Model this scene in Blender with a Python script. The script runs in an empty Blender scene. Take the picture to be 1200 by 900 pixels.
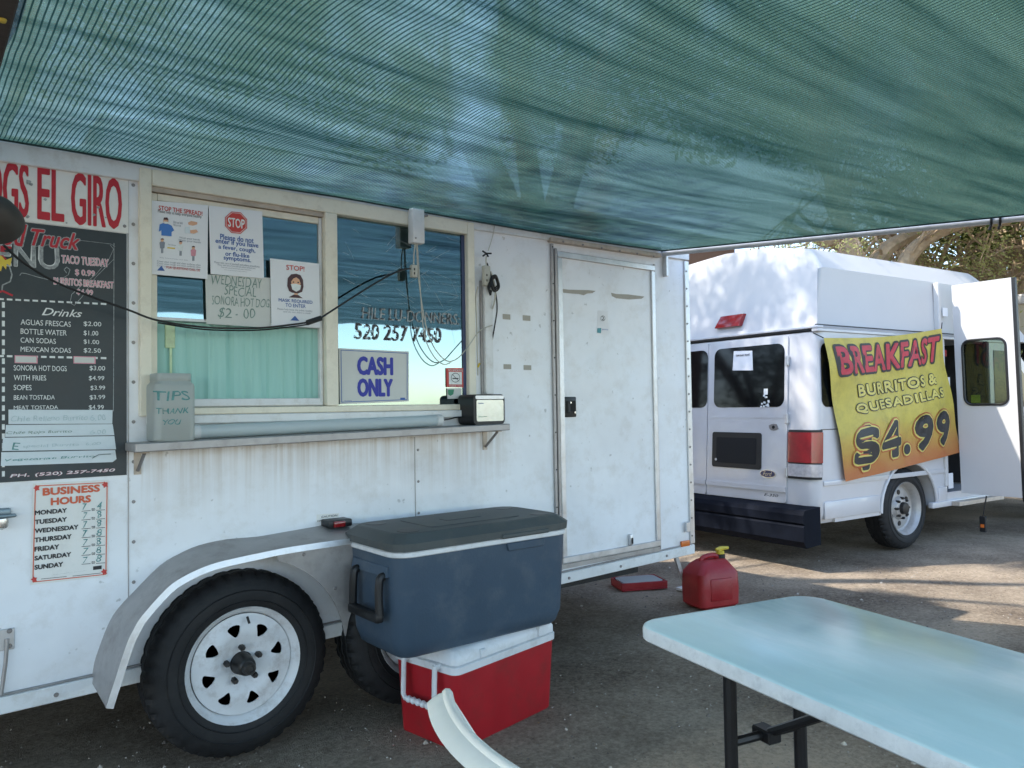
import bpy, bmesh, math, random
from mathutils import Vector, Matrix, noise
from mathutils.geometry import tessellate_polygon
R = math.radians
PI = math.pi
S = bpy.context.scene
COL = S.collection
random.seed(7)

# ------------------------------------------------------------------ camera
CAM_H = 1.28
TH, PITCH, ROLL, FPX = R(51.6), R(1.7), R(0.9), 901.0
_r0 = Vector((math.sin(TH), -math.cos(TH), 0))
FWD = Vector((math.cos(TH)*math.cos(PITCH), math.sin(TH)*math.cos(PITCH), math.sin(PITCH)))
_u0 = _r0.cross(FWD)
UP = _u0*math.cos(ROLL) + _r0*math.sin(ROLL)
RIGHT = _r0*math.cos(ROLL) - _u0*math.sin(ROLL)
CAM = Vector((0, 0, CAM_H))
cd = bpy.data.cameras.new('camera'); cam = bpy.data.objects.new('camera', cd); COL.objects.link(cam)
m = Matrix.Identity(4)
for i in range(3):
    m[i][0], m[i][1], m[i][2], m[i][3] = RIGHT[i], UP[i], -FWD[i], CAM[i]
cam.matrix_world = m
cd.sensor_width = 36; cd.lens = 36*FPX/1200; cd.clip_start = 0.05; cd.clip_end = 2000
S.camera = cam

# ------------------------------------------------------------------ light
SUN_TRAVEL = Vector((0.816, -0.578)).normalized()
SUN_EL = R(53)
w = bpy.data.worlds.new('World'); S.world = w; w.use_nodes = True
nt = w.node_tree; nt.nodes.clear()
sky = nt.nodes.new('ShaderNodeTexSky'); sky.sky_type = 'NISHITA'; sky.sun_disc = False
sky.sun_elevation = SUN_EL
to_sun = Vector((-SUN_TRAVEL.x*math.cos(SUN_EL), -SUN_TRAVEL.y*math.cos(SUN_EL), math.sin(SUN_EL)))
sky.sun_rotation = math.atan2(to_sun.x, to_sun.y)
sky.air_density = 1.0; sky.dust_density = .5
bg = nt.nodes.new('ShaderNodeBackground'); bg.inputs[1].default_value = 0.15
wo = nt.nodes.new('ShaderNodeOutputWorld')
nt.links.new(sky.outputs[0], bg.inputs[0]); nt.links.new(bg.outputs[0], wo.inputs[0])
ld = bpy.data.lights.new('sun', 'SUN'); ld.energy = 2.0; ld.angle = R(0.55); ld.color = (1, .955, .88)
sun = bpy.data.objects.new('sun', ld); COL.objects.link(sun)
sun.rotation_euler = to_sun.to_track_quat('Z', 'Y').to_euler(); sun.location = (-8, 6, 14)
S.view_settings.view_transform = 'Standard'; S.view_settings.look = 'None'
S.view_settings.gamma = 1; S.view_settings.exposure = 1.95
S.cycles.max_bounces = 10; S.cycles.transparent_max_bounces = 24
S.cycles.use_denoising = True; S.cycles.sample_clamp_indirect = 4

# ------------------------------------------------------------------ pixel helpers (photo pixels, 1200 x 900) -> real planes
def ray(x, y): return FWD + RIGHT*((x-600)/FPX) - UP*((y-450)/FPX)
D = 2.95
def W(x, y, Y=D):
    d = ray(x, y); p = CAM + d*(Y/d.y); return p
def G(x, y, z=0.0):
    d = ray(x, y); return CAM + d*((z-CAM_H)/d.z)
def AT(x, y, depth): return CAM + ray(x, y)*depth

# ------------------------------------------------------------------ materials
def mat(name, col, rough=.6, metal=0, var=.0, vscale=6, bump=0, bscale=40, spec=.5, streak=None, coat=0, stretch=None, dirt=None):
    """principled + noise colour variation + bump; dirt=(colour, amount, scale)"""
    M = bpy.data.materials.new(name); M.use_nodes = True
    n = M.node_tree; b = n.nodes['Principled BSDF']; L = n.links.new
    b.inputs['Roughness'].default_value = rough; b.inputs['Metallic'].default_value = metal
    b.inputs['Specular IOR Level'].default_value = spec
    b.inputs['Coat Weight'].default_value = coat
    b.inputs['Base Color'].default_value = (*col, 1)
    tc = n.nodes.new('ShaderNodeTexCoord'); src = tc.outputs['Object']
    if stretch:
        mp = n.nodes.new('ShaderNodeMapping'); mp.inputs['Scale'].default_value = stretch
        L(src, mp.inputs[0]); ssrc = mp.outputs[0]
    else: ssrc = src
    cout = None
    if var or dirt:
        t = n.nodes.new('ShaderNodeTexNoise'); t.inputs['Scale'].default_value = vscale; t.inputs['Detail'].default_value = 6
        t.inputs['Roughness'].default_value = .65; L(ssrc, t.inputs['Vector'])
        mx = n.nodes.new('ShaderNodeMix'); mx.data_type = 'RGBA'; mx.blend_type = 'MIX'
        a = [max(0, c*(1-var)) for c in col]; c2 = [min(1, c*(1+var)) for c in col]
        mx.inputs[6].default_value = (*a, 1); mx.inputs[7].default_value = (*c2, 1)
        mr = n.nodes.new('ShaderNodeMapRange'); mr.inputs[1].default_value = .3; mr.inputs[2].default_value = .7
        L(t.outputs[0], mr.inputs[0]); L(mr.outputs[0], mx.inputs[0]); cout = mx.outputs[2]
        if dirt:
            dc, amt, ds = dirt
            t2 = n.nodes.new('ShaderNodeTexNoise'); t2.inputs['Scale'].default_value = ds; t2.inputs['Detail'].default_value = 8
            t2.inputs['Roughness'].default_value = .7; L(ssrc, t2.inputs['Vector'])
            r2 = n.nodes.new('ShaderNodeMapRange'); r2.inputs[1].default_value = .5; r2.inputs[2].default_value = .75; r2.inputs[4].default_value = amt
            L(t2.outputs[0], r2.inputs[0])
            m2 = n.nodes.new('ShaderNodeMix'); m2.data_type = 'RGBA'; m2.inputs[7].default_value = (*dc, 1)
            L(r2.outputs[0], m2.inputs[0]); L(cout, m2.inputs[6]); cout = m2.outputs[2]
        L(cout, b.inputs['Base Color'])
        rr = n.nodes.new('ShaderNodeMapRange'); rr.inputs[3].default_value = max(.03, rough-.12); rr.inputs[4].default_value = min(1, rough+.12)
        L(t.outputs[0], rr.inputs[0]); L(rr.outputs[0], b.inputs['Roughness'])
    if bump:
        t = n.nodes.new('ShaderNodeTexNoise'); t.inputs['Scale'].default_value = bscale; t.inputs['Detail'].default_value = 5
        L(src, t.inputs['Vector'])
        bp = n.nodes.new('ShaderNodeBump'); bp.inputs['Strength'].default_value = 1; bp.inputs['Distance'].default_value = bump
        L(t.outputs[0], bp.inputs['Height']); L(bp.outputs[0], b.inputs['Normal'])
    return M

white_panel = mat('trailer_white', (.80, .81, .83), .38, var=.05, vscale=1.6, bump=.004, bscale=3.5, dirt=((.50, .46, .40), .35, 7))
def wall_mat():
    M = mat('trailer_white', (.84, .85, .87), .34, var=.05, vscale=1.6, dirt=((.52, .47, .40), .40, 7))
    n = M.node_tree; b = n.nodes['Principled BSDF']; L = n.links.new; N = n.nodes.new
    src = b.inputs['Base Color'].links[0].from_socket
    ge = N('ShaderNodeNewGeometry'); sp = N('ShaderNodeSeparateXYZ'); L(ge.outputs['Position'], sp.inputs[0])
    mp = N('ShaderNodeMapping'); mp.inputs['Scale'].default_value = (34, 34, .9); L(ge.outputs['Position'], mp.inputs[0])
    t = N('ShaderNodeTexNoise'); t.inputs['Scale'].default_value = 1; t.inputs['Detail'].default_value = 4; t.inputs['Roughness'].default_value = .7; L(mp.outputs[0], t.inputs[0])
    # grime washed down from the counter (z 1.17 downwards) and splash dirt near the bottom edge
    a = N('ShaderNodeMapRange'); a.inputs[1].default_value = .78; a.inputs[2].default_value = 1.17; L(sp.outputs[2], a.inputs[0])
    c = N('ShaderNodeMath'); c.operation = 'LESS_THAN'; c.inputs[1].default_value = 1.168; L(sp.outputs[2], c.inputs[0])
    k = N('ShaderNodeMath'); k.operation = 'MULTIPLY'; L(a.outputs[0], k.inputs[0]); L(c.outputs[0], k.inputs[1])
    xa = N('ShaderNodeMath'); xa.operation = 'GREATER_THAN'; xa.inputs[1].default_value = .66; L(sp.outputs[0], xa.inputs[0])
    xb = N('ShaderNodeMapRange'); xb.inputs[1].default_value = 2.38; xb.inputs[2].default_value = 2.25; L(sp.outputs[0], xb.inputs[0])
    xc_ = N('ShaderNodeMath'); xc_.operation = 'MULTIPLY'; L(xa.outputs[0], xc_.inputs[0]); L(xb.outputs[0], xc_.inputs[1])
    k2 = N('ShaderNodeMath'); k2.operation = 'MULTIPLY'; L(k.outputs[0], k2.inputs[0]); L(xc_.outputs[0], k2.inputs[1])
    p2 = N('ShaderNodeMath'); p2.operation = 'POWER'; p2.inputs[1].default_value = 1.8; L(k2.outputs[0], p2.inputs[0])
    r = N('ShaderNodeMapRange'); r.inputs[1].default_value = .36; r.inputs[2].default_value = .70; r.inputs[4].default_value = .75; L(t.outputs[0], r.inputs[0])
    q = N('ShaderNodeMath'); q.operation = 'MULTIPLY'; L(p2.outputs[0], q.inputs[0]); L(r.outputs[0], q.inputs[1])
    mx = N('ShaderNodeMix'); mx.data_type = 'RGBA'; mx.inputs[7].default_value = (.46, .37, .27, 1); L(q.outputs[0], mx.inputs[0]); L(src, mx.inputs[6])
    a2 = N('ShaderNodeMapRange'); a2.inputs[1].default_value = .62; a2.inputs[2].default_value = .36; a2.inputs[4].default_value = .42; L(sp.outputs[2], a2.inputs[0])
    t3 = N('ShaderNodeTexNoise'); t3.inputs['Scale'].default_value = 9; t3.inputs['Detail'].default_value = 7; L(ge.outputs['Position'], t3.inputs[0])
    q2 = N('ShaderNodeMath'); q2.operation = 'MULTIPLY'; L(a2.outputs[0], q2.inputs[0]); L(t3.outputs[0], q2.inputs[1])
    m2 = N('ShaderNodeMix'); m2.data_type = 'RGBA'; m2.inputs[7].default_value = (.40, .35, .29, 1); L(q2.outputs[0], m2.inputs[0]); L(mx.outputs[2], m2.inputs[6])
    # small scuffs
    v = N('ShaderNodeTexNoise'); v.inputs['Scale'].default_value = 28; v.inputs['Detail'].default_value = 3; L(ge.outputs['Position'], v.inputs[0])
    vr = N('ShaderNodeMapRange'); vr.inputs[1].default_value = .70; vr.inputs[2].default_value = .76; vr.inputs[4].default_value = .55; L(v.outputs[0], vr.inputs[0])
    m3 = N('ShaderNodeMix'); m3.data_type = 'RGBA'; m3.inputs[7].default_value = (.34, .33, .31, 1); L(vr.outputs[0], m3.inputs[0]); L(m2.outputs[2], m3.inputs[6])
    L(m3.outputs[2], b.inputs['Base Color'])
    w1 = N('ShaderNodeTexNoise'); w1.inputs['Scale'].default_value = 2.6; w1.inputs['Detail'].default_value = 3; L(ge.outputs['Position'], w1.inputs[0])
    bp = N('ShaderNodeBump'); bp.inputs['Distance'].default_value = .028; L(w1.outputs[0], bp.inputs['Height']); L(bp.outputs[0], b.inputs['Normal'])
    return M
white_panel = wall_mat()
cream = mat('cream_frame', (.82, .76, .62), .5, var=.06, vscale=7, bump=.0008, bscale=60, dirt=((.42, .36, .27), .45, 14))
alu = mat('aluminium', (.62, .62, .63), .38, .75, var=.12, vscale=12, bump=.0006, bscale=80, dirt=((.4, .37, .33), .4, 20))
alu_dull = mat('dull_aluminium', (.40, .38, .37), .48, .6, var=.15, vscale=8, bump=.001, bscale=30, dirt=((.22, .20, .18), .6, 12))
white_trim = mat('white_trim', (.74, .74, .73), .45, var=.06, vscale=9, dirt=((.45, .40, .33), .5, 16))
rust_trim = mat('weathered_trim', (.52, .44, .36), .55, .2, var=.15, vscale=18, dirt=((.30, .24, .19), .6, 25))
dark_steel = mat('dark_steel', (.03, .03, .032), .5, .5, var=.2, bump=.0008)
under = mat('undercarriage', (.035, .033, .032), .8, 0, var=.4, bump=.003)
screw = mat('screw_steel', (.28, .26, .25), .5, .7)
rubber = mat('tyre_rubber', (.009, .009, .010), .68, var=.4, vscale=14, bump=.0012, bscale=90, dirt=((.035, .032, .03), .5, 8))
rim_white = mat('white_rim', (.72, .72, .72), .4, var=.06, vscale=10, dirt=((.30, .24, .19), .5, 18))
rim_steel = mat('steel_rim', (.46, .44, .42), .42, .35, var=.1, vscale=12, dirt=((.30, .24, .18), .5, 14))
hub_dark = mat('hub_dark', (.05, .047, .045), .45, .6, var=.3, vscale=30)
black_pl = mat('black_plastic', (.010, .010, .011), .42, var=.2, bump=.0004, bscale=200)
black_hole = mat('slot_black', (.008, .008, .008), .8)
red_lens = mat('red_lens', (.26, .010, .012), .18, var=.15, vscale=40, coat=.4)
red_paint = mat('red_ink', (.50, .015, .03), .5, var=.12, vscale=25)
orange_lens = mat('orange_lens', (.65, .16, .03), .25, var=.1)
sign_white = mat('sign_white', (.80, .79, .75), .5, var=.03, vscale=4, dirt=((.5, .46, .4), .3, 15))
paper = mat('paper_white', (.80, .80, .81), .6, var=.025, vscale=5, bump=.0012, bscale=9)
paper_old = mat('aged_card', (.62, .62, .58), .6, var=.06, vscale=6, bump=.0018, bscale=8)
tape_paper = mat('tape_strip', (.66, .73, .76), .5, var=.06, vscale=12, bump=.0008, bscale=25)
board = mat('chalkboard', (.020, .030, .036), .42, var=.35, vscale=5, dirt=((.05, .05, .05), .5, 6))
chalk = mat('chalk_white', (.78, .80, .78), .7, var=.12, vscale=60)
chalk_grey = mat('chalk_grey', (.34, .36, .36), .7, var=.45, vscale=90)
pink_ink = mat('pink_ink', (.70, .30, .36), .6, var=.15, vscale=50)
ink_red = mat('print_red', (.58, .05, .04), .5)
ink_orange = mat('print_orange', (.66, .12, .05), .5)
ink_blue = mat('print_blue', (.02, .03, .34), .5)
ink_navy = mat('print_navy', (.04, .12, .38), .5)
ink_black = mat('print_black', (.02, .02, .022), .5)
ink_teal = mat('marker_teal', (.10, .27, .26), .6, var=.3, vscale=60)
ink_faint = mat('marker_faint', (.47, .58, .60), .6, var=.15, vscale=60)
ink_green = mat('marker_green', (.20, .30, .26), .6, var=.3, vscale=60)
skin_ink = mat('print_skin', (.75, .42, .26), .6)
hair_ink = mat('print_hair', (.07, .025, .03), .5)
grey_ink = mat('print_grey', (.25, .27, .32), .6)
green_ink = mat('print_green', (.03, .22, .12), .5)
yellow_ink = mat('print_yellow', (.75, .55, .06), .5)
shirt_blue = mat('print_shirt', (.06, .20, .55), .5)
cooler_blue = mat('cooler_blue', (.050, .082, .122), .42, var=.10, vscale=4, bump=.0006, bscale=120, dirt=((.13, .15, .17), .5, 9))
cooler_lid = mat('cooler_lid', (.068, .078, .078), .55, var=.14, vscale=6, bump=.0006, bscale=150, dirt=((.16, .14, .11), .5, 7))
cooler_white = mat('cooler_white', (.72, .73, .74), .45, var=.05, vscale=8, dirt=((.42, .40, .36), .5, 14))
cooler_red = mat('cooler_red', (.40, .012, .020), .42, var=.12, vscale=5, dirt=((.20, .03, .025), .6, 8))
can_red = mat('can_red', (.30, .010, .014), .45, var=.15, vscale=7, bump=.001, bscale=60, dirt=((.30, .07, .06), .4, 9))
can_yellow = mat('can_yellow', (.62, .46, .05), .45, var=.1)
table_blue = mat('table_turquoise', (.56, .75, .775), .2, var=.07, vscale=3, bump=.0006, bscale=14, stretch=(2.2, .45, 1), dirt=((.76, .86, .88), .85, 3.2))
table_edge = mat('table_edge', (.66, .68, .69), .6, var=.10, vscale=18, bump=.0015, bscale=70, dirt=((.36, .37, .38), .5, 45))
chair_white = mat('chair_white', (.88, .84, .75), .35, var=.03, dirt=((.55, .50, .42), .3, 12))
van_white = mat('van_white', (.56, .55, .555), .32, var=.03, vscale=2, bump=.0015, bscale=2.5, coat=.3, dirt=((.45, .40, .35), .25, 5))
roof_white = mat('roof_fibreglass', (.56, .54, .52), .5, var=.03, vscale=2, bump=.003, bscale=2)
bumper_navy = mat('bumper_navy', (.006, .008, .014), .7, spec=.08, var=.25, vscale=6, bump=.001, bscale=40)
chrome = mat('chrome', (.62, .60, .58), .25, .9, var=.1, dirt=((.30, .22, .16), .5, 12))
wood = mat('bark', (.20, .145, .10), .9, var=.35, vscale=10, bump=.02, bscale=14, stretch=(1, 1, .35))
wood_pale = mat('pale_bark', (.42, .31, .20), .9, var=.35, vscale=8, bump=.02, bscale=12)  # paler tan bark for some of the trees
stucco = mat('brown_stucco', (.34, .20, .14), .9, var=.08, vscale=3, bump=.006, bscale=60)
roof_tile = mat('roof_brown', (.22, .13, .10), .8, var=.2)
beige_paint = mat('beige_paint', (.52, .45, .32), .45, var=.05)
pipe_steel = mat('galvanised_pipe', (.58, .60, .64), .45, .5, var=.12, vscale=20)
cord_black = mat('black_cord', (.012, .012, .013), .45)
cord_white = mat('cream_cord', (.52, .50, .43), .5, dirt=((.25, .22, .18), .5, 30), var=.1)
beam_wood = mat('dark_timber', (.055, .042, .035), .8, var=.3, bump=.003)
copper_label = mat('purple_label', (.18, .16, .45), .5)

def leaf_mat(name, c1, c2):
    M = bpy.data.materials.new(name); M.use_nodes = True; n = M.node_tree; n.nodes.clear(); L = n.links.new
    o = n.nodes.new('ShaderNodeOutputMaterial'); g = n.nodes.new('ShaderNodeNewGeometry'); t = n.nodes.new('ShaderNodeTexNoise')
    tc = n.nodes.new('ShaderNodeTexCoord'); t.inputs['Scale'].default_value = 1.3; t.inputs['Detail'].default_value = 3; L(tc.outputs['Object'], t.inputs[0])
    ad = n.nodes.new('ShaderNodeMath'); ad.operation = 'ADD'; mu = n.nodes.new('ShaderNodeMath'); mu.operation = 'MULTIPLY'; mu.inputs[1].default_value = .5
    L(g.outputs['Random Per Island'], ad.inputs[0]); L(t.outputs[0], ad.inputs[1]); L(ad.outputs[0], mu.inputs[0])
    mx = n.nodes.new('ShaderNodeMix'); mx.data_type = 'RGBA'; mx.inputs[6].default_value = (*c1, 1); mx.inputs[7].default_value = (*c2, 1); L(mu.outputs[0], mx.inputs[0])
    d = n.nodes.new('ShaderNodeBsdfDiffuse'); tr = n.nodes.new('ShaderNodeBsdfTranslucent'); ms = n.nodes.new('ShaderNodeMixShader'); ms.inputs[0].default_value = .4
    L(mx.outputs[2], d.inputs[0]); L(mx.outputs[2], tr.inputs[0]); L(d.outputs[0], ms.inputs[1]); L(tr.outputs[0], ms.inputs[2]); L(ms.outputs[0], o.inputs[0])
    return M
leaf_olive = leaf_mat('leaf_olive', (.24, .26, .085), (.48, .47, .20))
leaf_green = leaf_mat('leaf_green', (.05, .085, .025), (.16, .19, .06))

def glass_mat(name, refl, tint, gcol=(1, 1, 1), rough=.02, film=0, blend=.12):
    M = bpy.data.materials.new(name); M.use_nodes = True; n = M.node_tree; n.nodes.clear(); L = n.links.new
    o = n.nodes.new('ShaderNodeOutputMaterial'); gl = n.nodes.new('ShaderNodeBsdfGlossy'); gl.inputs['Roughness'].default_value = rough
    gl.inputs[0].default_value = (*gcol, 1)
    tr = n.nodes.new('ShaderNodeBsdfTransparent'); tr.inputs[0].default_value = (*tint, 1)
    lw = n.nodes.new('ShaderNodeLayerWeight'); lw.inputs[0].default_value = blend
    mr = n.nodes.new('ShaderNodeMapRange'); mr.inputs[3].default_value = refl; mr.inputs[4].default_value = 1; L(lw.outputs['Fresnel'], mr.inputs[0])
    ms = n.nodes.new('ShaderNodeMixShader'); L(mr.outputs[0], ms.inputs[0]); L(tr.outputs[0], ms.inputs[1]); L(gl.outputs[0], ms.inputs[2])
    tc = n.nodes.new('ShaderNodeTexCoord'); t = n.nodes.new('ShaderNodeTexNoise'); t.inputs['Scale'].default_value = 3.5 if not film else 6
    L(tc.outputs['Object'], t.inputs[0]); bp = n.nodes.new('ShaderNodeBump'); bp.inputs['Distance'].default_value = .0006 if not film else .004
    L(t.outputs[0], bp.inputs['Height']); L(bp.outputs[0], gl.inputs['Normal'])
    L(ms.outputs[0], o.inputs[0]); return M
pane_glass = glass_mat('window_glass', .27, (.20, .36, .36), (.74, .93, .97))
van_glass = glass_mat('van_glass', .10, (.10, .11, .11))
clear_glass = glass_mat('clear_glass', .03, (.62, .68, .62))
jar_glass = None

def cloth_mat():
    """knitted shade net: yarn rows along y with open slits between, woven density and painted fold tones vary in long streaks"""
    M = bpy.data.materials.new('green_shade_net'); M.use_nodes = True; n = M.node_tree; n.nodes.clear(); L = n.links.new
    N = n.nodes.new
    o = N('ShaderNodeOutputMaterial'); tc = N('ShaderNodeTexCoord')
    sep = N('ShaderNodeSeparateXYZ'); L(tc.outputs['UV'], sep.inputs[0])
    def wave(sock, freq):
        a = N('ShaderNodeMath'); a.operation = 'MULTIPLY'; a.inputs[1].default_value = freq*2*PI; L(sock, a.inputs[0])
        b = N('ShaderNodeMath'); b.operation = 'SINE'; L(a.outputs[0], b.inputs[0]); return b.outputs[0]
    # wobble of rows
    wn = N('ShaderNodeTexNoise'); wn.inputs['Scale'].default_value = 2.2; wn.inputs['Detail'].default_value = 2; L(tc.outputs['UV'], wn.inputs[0])
    wm = N('ShaderNodeMath'); wm.operation = 'MULTIPLY_ADD'; wm.inputs[1].default_value = .014; L(wn.outputs[0], wm.inputs[0]); L(sep.outputs[0], wm.inputs[2])
    rows = wave(wm.outputs[0], 80)           # about 15 mm per row
    cols = wave(sep.outputs[1], 150)
    # streaks for weave density and fold tone
    mp = N('ShaderNodeMapping'); mp.inputs['Scale'].default_value = (.55, 5.5, 1); mp.inputs['Rotation'].default_value = (0, 0, R(-6)); L(tc.outputs['UV'], mp.inputs[0])
    dn = N('ShaderNodeTexNoise'); dn.inputs['Scale'].default_value = 1.6; dn.inputs['Detail'].default_value = 5; dn.inputs['Roughness'].default_value = .6; L(mp.outputs[0], dn.inputs[0])
    # open = clamp(.27 + .3*rows*.. + .1*cols + streak)
    def mad(a, k, c):
        q = N('ShaderNodeMath'); q.operation = 'MULTIPLY_ADD'; L(a, q.inputs[0]); q.inputs[1].default_value = k
        if isinstance(c, float): q.inputs[2].default_value = c
        else: L(c, q.inputs[2])
        return q.outputs[0]
    sp_ = N('ShaderNodeTexNoise'); sp_.inputs['Scale'].default_value = 170; sp_.inputs['Detail'].default_value = 1; L(tc.outputs['UV'], sp_.inputs[0])
    op = mad(cols, .05, mad(sp_.outputs[0], .5, mad(dn.outputs[0], .85, -.41)))
    lm = N('ShaderNodeMapRange'); lm.inputs[1].default_value = .35; lm.inputs[2].default_value = .85; lm.inputs[3].default_value = 1; lm.inputs[4].default_value = .06; L(rows, lm.inputs[0])
    ml = N('ShaderNodeMath'); ml.operation = 'MULTIPLY'; L(op, ml.inputs[0]); L(lm.outputs[0], ml.inputs[1]); op = ml.outputs[0]
    cl = N('ShaderNodeClamp'); cl.inputs[1].default_value = .01; cl.inputs[2].default_value = .62; L(op, cl.inputs[0])
    colr = N('ShaderNodeMix'); colr.data_type = 'RGBA'; colr.inputs[6].default_value = (.016, .048, .040, 1); colr.inputs[7].default_value = (.118, .215, .172, 1)
    L(mad(dn.outputs[0], 2.6, -.85), colr.inputs[0])  # light and dark of folds painted into the yarn colour
    cl2 = N('ShaderNodeMix'); cl2.data_type = 'RGBA'; cl2.inputs[6].default_value = (.006, .022, .022, 1)
    L(lm.outputs[0], cl2.inputs[0]); L(colr.outputs[2], cl2.inputs[7]); colr = cl2
    d = N('ShaderNodeBsdfDiffuse'); t = N('ShaderNodeBsdfTranslucent'); L(colr.outputs[2], d.inputs[0]); L(colr.outputs[2], t.inputs[0])
    a = N('ShaderNodeMixShader'); a.inputs[0].default_value = .55; L(d.outputs[0], a.inputs[1]); L(t.outputs[0], a.inputs[2])
    tr = N('ShaderNodeBsdfTransparent'); tr.inputs[0].default_value = (.70, .78, .76, 1)
    rf_ = N('ShaderNodeBsdfRefraction'); rf_.inputs['IOR'].default_value = 1.06; rf_.inputs['Roughness'].default_value = .26; rf_.inputs[0].default_value = (.74, .82, .80, 1)
    t2 = N('ShaderNodeMixShader'); t2.inputs[0].default_value = .78; L(tr.outputs[0], t2.inputs[1]); L(rf_.outputs[0], t2.inputs[2])
    b = N('ShaderNodeMixShader'); L(cl.outputs[0], b.inputs[0]); L(a.outputs[0], b.inputs[1]); L(t2.outputs[0], b.inputs[2]); L(b.outputs[0], o.inputs[0])
    return M
net = cloth_mat()

def curtain_mat():
    M = bpy.data.materials.new('teal_curtain'); M.use_nodes = True; n = M.node_tree; b = n.nodes['Principled BSDF']; L = n.links.new
    tc = n.nodes.new('ShaderNodeTexCoord'); mp = n.nodes.new('ShaderNodeMapping'); mp.inputs['Scale'].default_value = (30, 1, 1.5); L(tc.outputs['Object'], mp.inputs[0])
    t = n.nodes.new('ShaderNodeTexNoise'); t.inputs['Scale'].default_value = 1; t.inputs['Detail'].default_value = 4; L(mp.outputs[0], t.inputs[0])
    mx = n.nodes.new('ShaderNodeMix'); mx.data_type = 'RGBA'; mx.inputs[6].default_value = (.27, .53, .48, 1); mx.inputs[7].default_value = (.44, .72, .63, 1)
    L(t.outputs[0], mx.inputs[0]); L(mx.outputs[2], b.inputs['Base Color']); b.inputs['Roughness'].default_value = .5
    return M
curtain_m = curtain_mat()

def banner_mat():
    M = mat('banner_vinyl', (.52, .42, .07), .5, var=.12, vscale=6, bump=.003, bscale=7, dirt=((.30, .24, .05), .6, 9))
    n = M.node_tree; b = n.nodes['Principled BSDF']; L = n.links.new
    src = b.inputs['Base Color'].links[0].from_socket
    tc = n.nodes.new('ShaderNodeTexCoord'); sp = n.nodes.new('ShaderNodeSeparateXYZ'); L(tc.outputs['UV'], sp.inputs[0])
    t = n.nodes.new('ShaderNodeTexNoise'); t.inputs['Scale'].default_value = 4; L(tc.outputs['UV'], t.inputs[0])
    q = n.nodes.new('ShaderNodeMath'); q.operation = 'MULTIPLY_ADD'; q.inputs[1].default_value = .3; L(t.outputs[0], q.inputs[0]); L(sp.outputs[1], q.inputs[2])
    mr = n.nodes.new('ShaderNodeMapRange'); mr.inputs[1].default_value = .52; mr.inputs[2].default_value = .16; L(q.outputs[0], mr.inputs[0])
    mx = n.nodes.new('ShaderNodeMix'); mx.data_type = 'RGBA'; mx.inputs[7].default_value = (.42, .13, .03, 1)   # printed orange lower band
    L(mr.outputs[0], mx.inputs[0]); L(src, mx.inputs[6])
    v = n.nodes.new('ShaderNodeTexVoronoi'); v.feature = 'DISTANCE_TO_EDGE'; v.inputs['Scale'].default_value = 22; L(tc.outputs['UV'], v.inputs[0])
    r2 = n.nodes.new('ShaderNodeMapRange'); r2.inputs[1].default_value = .0; r2.inputs[2].default_value = .02; r2.inputs[3].default_value = .16; r2.inputs[4].default_value = 0
    L(v.outputs['Distance'], r2.inputs[0])
    m2 = n.nodes.new('ShaderNodeMix'); m2.data_type = 'RGBA'; m2.inputs[7].default_value = (.10, .06, .02, 1); L(r2.outputs[0], m2.inputs[0]); L(mx.outputs[2], m2.inputs[6])
    L(m2.outputs[2], b.inputs['Base Color'])
    return M
banner_m = banner_mat()

def ground_mat():
    M = bpy.data.materials.new('packed_dirt'); M.use_nodes = True; n = M.node_tree; b = n.nodes['Principled BSDF']; L = n.links.new
    tc = n.nodes.new('ShaderNodeTexCoord')
    def nz(s, d=8, r=.65):
        t = n.nodes.new('ShaderNodeTexNoise'); t.inputs['Scale'].default_value = s; t.inputs['Detail'].default_value = d; t.inputs['Roughness'].default_value = r; L(tc.outputs['Object'], t.inputs[0]); return t.outputs[0]
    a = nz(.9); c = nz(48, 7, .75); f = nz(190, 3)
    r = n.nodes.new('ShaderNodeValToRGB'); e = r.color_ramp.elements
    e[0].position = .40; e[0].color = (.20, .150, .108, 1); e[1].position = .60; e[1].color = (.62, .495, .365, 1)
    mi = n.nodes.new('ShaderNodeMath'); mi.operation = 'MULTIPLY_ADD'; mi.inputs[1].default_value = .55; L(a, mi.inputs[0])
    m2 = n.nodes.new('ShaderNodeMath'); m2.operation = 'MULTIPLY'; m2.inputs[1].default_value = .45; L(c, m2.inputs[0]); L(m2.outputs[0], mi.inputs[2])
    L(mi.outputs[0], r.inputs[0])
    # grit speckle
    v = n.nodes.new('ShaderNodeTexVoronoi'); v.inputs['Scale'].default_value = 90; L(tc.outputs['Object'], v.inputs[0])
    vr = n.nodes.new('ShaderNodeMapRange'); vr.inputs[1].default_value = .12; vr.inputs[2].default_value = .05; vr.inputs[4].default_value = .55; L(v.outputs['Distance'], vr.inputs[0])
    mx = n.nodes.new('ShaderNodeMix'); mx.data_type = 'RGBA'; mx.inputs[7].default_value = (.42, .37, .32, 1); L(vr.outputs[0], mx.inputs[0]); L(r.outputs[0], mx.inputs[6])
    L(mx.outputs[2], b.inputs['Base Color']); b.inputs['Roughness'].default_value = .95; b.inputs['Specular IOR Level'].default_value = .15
    ad = n.nodes.new('ShaderNodeMath'); ad.operation = 'ADD'; L(c, ad.inputs[0]); L(f, ad.inputs[1])
    bp = n.nodes.new('ShaderNodeBump'); bp.inputs['Distance'].default_value = .022; L(ad.outputs[0], bp.inputs['Height']); L(bp.outputs[0], b.inputs['Normal'])
    return M

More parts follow.
